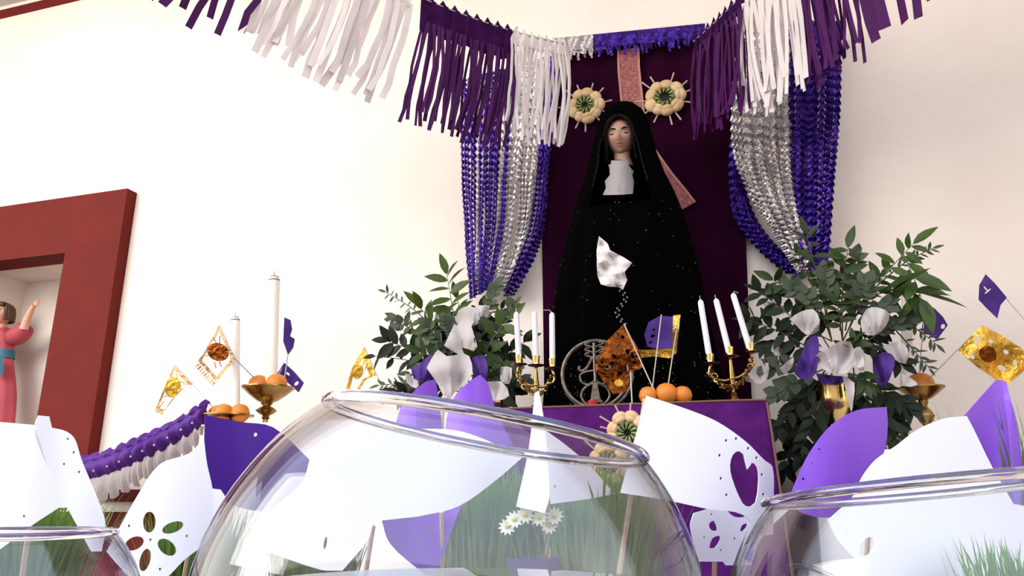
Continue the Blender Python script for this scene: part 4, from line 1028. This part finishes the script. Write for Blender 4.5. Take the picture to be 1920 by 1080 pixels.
paper([([(382,822),(388,870),(398,916),(399,960),(393,1008),(345,1050),(305,1086),(252,1086),(215,1052),(200,1034),(258,929),(300,870),(355,850)],
        [pet(280,979,20,12,92), pet(324,989,21,10,-20), pet(313,1026,20,13,40), pet(272,1050,22,10,105), pet(252,1019,19,12,-25)]+dots([(242,986),(350,1005),(300,1067),(282,1012)], 2.8), 1.02, .02, -.03, W),
       ([(398,916),(414,918),(424,938),(412,972),(398,990)], [], 1.06, .02, .0, W)],
      [(384,880,340,1110,1.06)], 'white cut paper with five petal holes left of the middle bowl')
paper([([(384,778),(450,791),(512,801),(580,862),(565,905),(500,962),(430,945),(398,915),(384,850)], [oval(479,815,3,4,20,6)], 1.22, .03, .05, 'paper_pd')],
      [(395,800,400,1110,1.30)], 'deep purple paper panel below the tall brass goblet')
paper([([(738,810),(752,765),(778,732),(800,716),(816,712),(824,760),(832,835),(760,838)], [], 1.25, .05, -.05, P), ([(835,805),(850,748),(878,717),(900,703),(914,718),(930,770),(962,835),(845,838)], [], 1.2, .06, -.06, P)],
      [(830,760,826,1110,1.32)], 'pair of purple paper lobes just above the rim of the middle bowl')
paper([([(1003,737),(1010,733),(1020,792),(1026,860),(1030,930),(1022,962),(968,950),(992,840)], [], .95, -.12, 0, W), ([(1021,806),(1060,834),(1104,872),(1152,926),(1100,936),(1032,945),(1027,870)], dots([(1050,852),(1040,912)], 2.6), 1.0, .14, 0, W)],
      [(1018,800,1030,1110,.985)], 'narrow white folded paper cone on a wooden stick rising through the middle bowl')
c8 = lambda L_: [(1180+x/2.843, 700+y/2.843) for x, y in L_]
heart = round_poly(c8([(575,415),(606,430),(627,512),(652,476),(680,502),(688,570),(672,690),(620,708),(585,660),(546,560),(535,490),(550,435)]), 2)
paper([([(1212,742),(1290,768),(1345,791),(1398,828),(1432,862),(1448,876),(1450,940),(1449,1002),(1425,1005),(1392,965),(1330,955),(1250,938),(1163,924)],
        [heart]+dots(c8([(515,358),(568,348),(632,400),(677,450),(706,540),(714,645),(480,437),(487,560),(517,648)]), 3.2), 1.0, .06, -.05, W)],
      [(1210,748,1156,1110,1.01)], 'large white cut paper with a heart-shaped hole before the altar')
paper([([(1300,962),(1352,951),(1377,969),(1405,967),(1450,950),(1480,955),(1432,1003),(1408,1060),(1360,1060),(1355,1053),(1310,1053),(1294,988)],
        [round_poly(c8([(425,800),(450,785),(468,835),(440,838),(425,820)]), 2), round_poly(c8([(425,930),(440,880),(478,866),(482,890),(455,930)]), 2), round_poly(c8([(590,838),(600,810),(625,800),(622,820),(600,843)]), 2)]+dots(c8([(438,752),(398,875),(560,880),(618,882),(488,942)]), 2.2), 1.08, .03, .04, W)],
      [(1340,1050,1338,1130,1.1)], 'smaller white cut paper with leaf-shaped holes below the heart paper')
paper([([(1484,935),(1492,902),(1520,845),(1560,796),(1608,769),(1662,763),(1664,800),(1656,850),(1622,892),(1602,945),(1560,970),(1500,960)], dots([(1536,843),(1524,868),(1506,898)], 2.6), 1.05, .05, -.06, P)],
      [(1640,790,1620,1130,1.12)], 'rounded purple paper leaf between the altar and the large white paper')
paper([([(1600,930),(1616,895),(1642,862),(1680,836),(1720,806),(1770,785),(1812,780),(1824,802),(1858,872),(1900,945),(1990,960),(1990,1110),(1590,1110),(1604,1050),(1572,1015),(1552,975)], [oval(1625,1025,12,20,30)], .92, .05, -.05, W)],
      [(1780,790,1790,1130,.95)], 'large blank white paper behind the right glass bowl')
paper([([(1808,779),(1838,745),(1868,712),(1878,713),(1896,800),(1910,866),(1912,960),(1860,960),(1824,800)], [], 1.05, .05, .03, P), ([(1878,713),(1886,716),(1905,790),(1916,870),(1912,960),(1904,960),(1896,860)], [], 1.03, .05, -.02, P)],
      [(1874,716,1905,1130,1.13)], 'purple paper rolled round a stick at the far right')
paper([([(726,812),(815,804),(880,813),(980,857),(930,900),(862,948),(800,965),(700,978),(690,1012),(642,1070),(600,1068),(490,1030),(520,970),(600,890),(690,840)], [oval(640,935,6,10,30), oval(610,1018,3,12,10)], .98, .03, -.05, W)],
      [(700,985,680,1110,1.02)], 'large white paper seen through the middle glass bowl')
paper([([(866,945),(845,1000),(818,1070),(800,1080),(732,1020),(715,972),(790,968)], [oval(803,997,3,4,0,7)], 1.06, .03, .03, P)], [(828,960,830,1110,1.09)], 'purple pointed paper seen low through the middle glass bowl')

# ------------------------------------------------------------------ grass pots, daisies
def grass_pot(px, py, dep, R_, hgt, n, label, seed, lean=0):
    random.seed(seed)
    c = PD(px, py, dep); B = Vector((c.x, c.y, TZ+.001)); t = thing('wheatgrass_pot', B, label, 'plant')
    b = MB(); b.lathe([(.001, 0), (R_*.85, 0), (R_*1.0, .055), (R_*1.04, .06), (R_*.95, .06), (R_*.9, .045), (.001, .045)], B, 24); part('pot', b, M['clay'], t)
    g = MB()
    for _ in range(n):
        a = rnd(0, 6.283); r = R_*.85*math.sqrt(random.random()); p = B+Vector((math.cos(a)*r, math.sin(a)*r, .045)); h = hgt*rnd(.6, 1.05)
        d = Vector((math.cos(a)*.25*r/R_+rnd(-.15, .15)+lean, math.sin(a)*.2*r/R_+rnd(-.15, .15), 1)); bnd = Vector((rnd(-1, 1), rnd(-1, 1), -.3))*h*rnd(.02, .22)
        w_ = rnd(.0013, .0026); s = Vector((math.cos(a+1.5), math.sin(a+1.5), 0))*w_
        q0, q1_, q2_, q3 = p, p+d*h*.4+bnd*.15, p+d*h*.75+bnd*.5, p+d*h+bnd
        g.add([q0-s, q0+s, q1_-s, q1_+s, q2_-s*.8, q2_+s*.8, q3], [(0, 1, 3, 2), (2, 3, 5, 4), (4, 5, 6)])
    part('grass_blades', g, M['grass'], t, kind='stuff')
grass_pot(50, 1010, 1.12, .10, .19, 500, 'wheatgrass pot under the leftmost white paper', 1)
grass_pot(365, 1070, 1.13, .07, .16, 350, 'wheatgrass pot below the petal-hole paper', 2)
grass_pot(910, 1010, 1.18, .09, .23, 600, 'wheatgrass pot behind the middle bowl, left of the daisies', 3)
grass_pot(1120, 1010, 1.15, .10, .23, 700, 'wheatgrass pot behind the middle bowl, under the heart paper', 4)
grass_pot(590, 1040, 1.25, .08, .16, 350, 'wheatgrass pot behind the left side of the middle bowl', 5)
grass_pot(1925, 960, 1.10, .075, .30, 350, 'tall wheatgrass pot at the far right edge', 6)
grass_pot(1900, 1060, .80, .05, .12, 250, 'short wheatgrass pot behind the right bowl', 7)
B = PD(1000, 1030, 1.0); B.z = TZ+.001
dp_ = thing('daisy_pot', B, 'violet pot of white daisies seen through the middle bowl', 'flowers')
b = MB(); b.lathe([(.001, 0), (.028, 0), (.036, .13), (.033, .13), (.028, .02), (.001, .02)], B, 20); part('pot', b, M['pot_p'], dp_)
random.seed(3)
for (px, py) in ((952, 988), (965, 975), (985, 965), (1012, 972), (1040, 968), (1028, 985)):
    c = PD(px, py, .97)
    b = MB(); b.tube([B+Vector((0, 0, .03)), B.lerp(c, .6)+Vector((0, 0, .02)), c], .0013, 5); s = part('flower_stem', b, M['grass'], dp_)
    nv = (CAM-c).normalized()+Vector((rnd(-.4, .4), 0, rnd(.1, .7))); nv.normalize(); u_ = nv.orthogonal().normalized(); v_ = nv.cross(u_)
    for k in range(11):
        a = 6.283*k/11; d = u_*math.cos(a)+v_*math.sin(a); e_ = nv.cross(d)
        bb = MB(); bb.add([c, c+d*.006+e_*.003+nv*.001, c+d*.013+nv*.002, c+d*.006-e_*.003+nv*.001], [(0, 1, 2, 3)]); part('petal', bb, M['petal'], s, thick=.0006)
    bb = MB(); bb.ball(c+nv*.001, .0035, 8, 6); part('flower_centre', bb, M['yolk'], s)

# ------------------------------------------------------------------ GLASS BOWLS
def bowl(center, r, axis, rimr, label, water=None):
    axis = axis.normalized(); rot = Vector((0, 0, 1)).rotation_difference(axis).to_matrix()
    t = thing('fish_bowl', center, label, 'glass bowl')
    zr = math.sqrt(r*r-rimr*rimr); th = .0028
    a0 = math.radians(-58); a1 = math.asin(zr/r)
    prof = [(.001, r*math.sin(a0))]+[(r*math.cos(a0+(a1-a0)*i/40), r*math.sin(a0+(a1-a0)*i/40)) for i in range(41)]
    ri = r-th
    prof += [(ri*math.cos(a1+(a0-a1)*i/40), ri*math.sin(a1+(a0-a1)*i/40)) for i in range(41)]+[(.001, ri*math.sin(a0)+th)]
    b = MB(); b.lathe(prof, (0, 0, 0), 96); b.v = [center+rot @ v for v in b.v]; part('glass_body', b, M['glass'], t)
    b = MB(); n = 96
    rows = []
    for k in range(n+1):
        a = 2*math.pi*k/n; cc = Vector((math.cos(a)*(rimr-.001), math.sin(a)*(rimr-.001), zr+.001))
        rows.append([center+rot @ (cc+Vector((math.cos(a)*math.cos(f)*.0030, math.sin(a)*math.cos(f)*.0030, math.sin(f)*.0030))) for f in [2*math.pi*j/12 for j in range(13)]])
    b.grid(rows); part('rim', b, M['rim'], t)
    if water is not None:
        zw = water-center.z; ri2 = ri-.0006
        prof = [(.001, -ri2*.8)]+[(math.sqrt(max(1e-6, ri2**2-z*z)), z) for z in [(-ri2*.8)+(zw+ri2*.8)*i/16 for i in range(17)]]+[(.001, zw)]
        b = MB(); b.lathe(prof, center, 64); part('water', b, M['water'], t)
    return t
def tilt(roll, back): # lean seen in the picture: to the right by roll, away by back
    r_ = RT; f_ = Vector((FW.x, FW.y, 0)).normalized()
    return Vector((0, 0, 1))+r_*math.tan(math.radians(roll))+f_*math.tan(math.radians(back))
c1 = PD(845, 1160, .385)
bowl(c1, .130, tilt(10, 1.5), .0885, 'large round glass bowl tilting slightly in the middle foreground', water=H-(1066-935)/1455*.50)
c2 = PD(1800, 1235, .42)
bowl(c2, .128, tilt(-4, 4.5), .0900, 'round glass bowl at the lower right before the white paper', water=H-.115)
c3 = PD(-20, 1190, .60)
bowl(c3, .112, tilt(0, 0), .082, 'smaller glass bowl at the lower left corner')
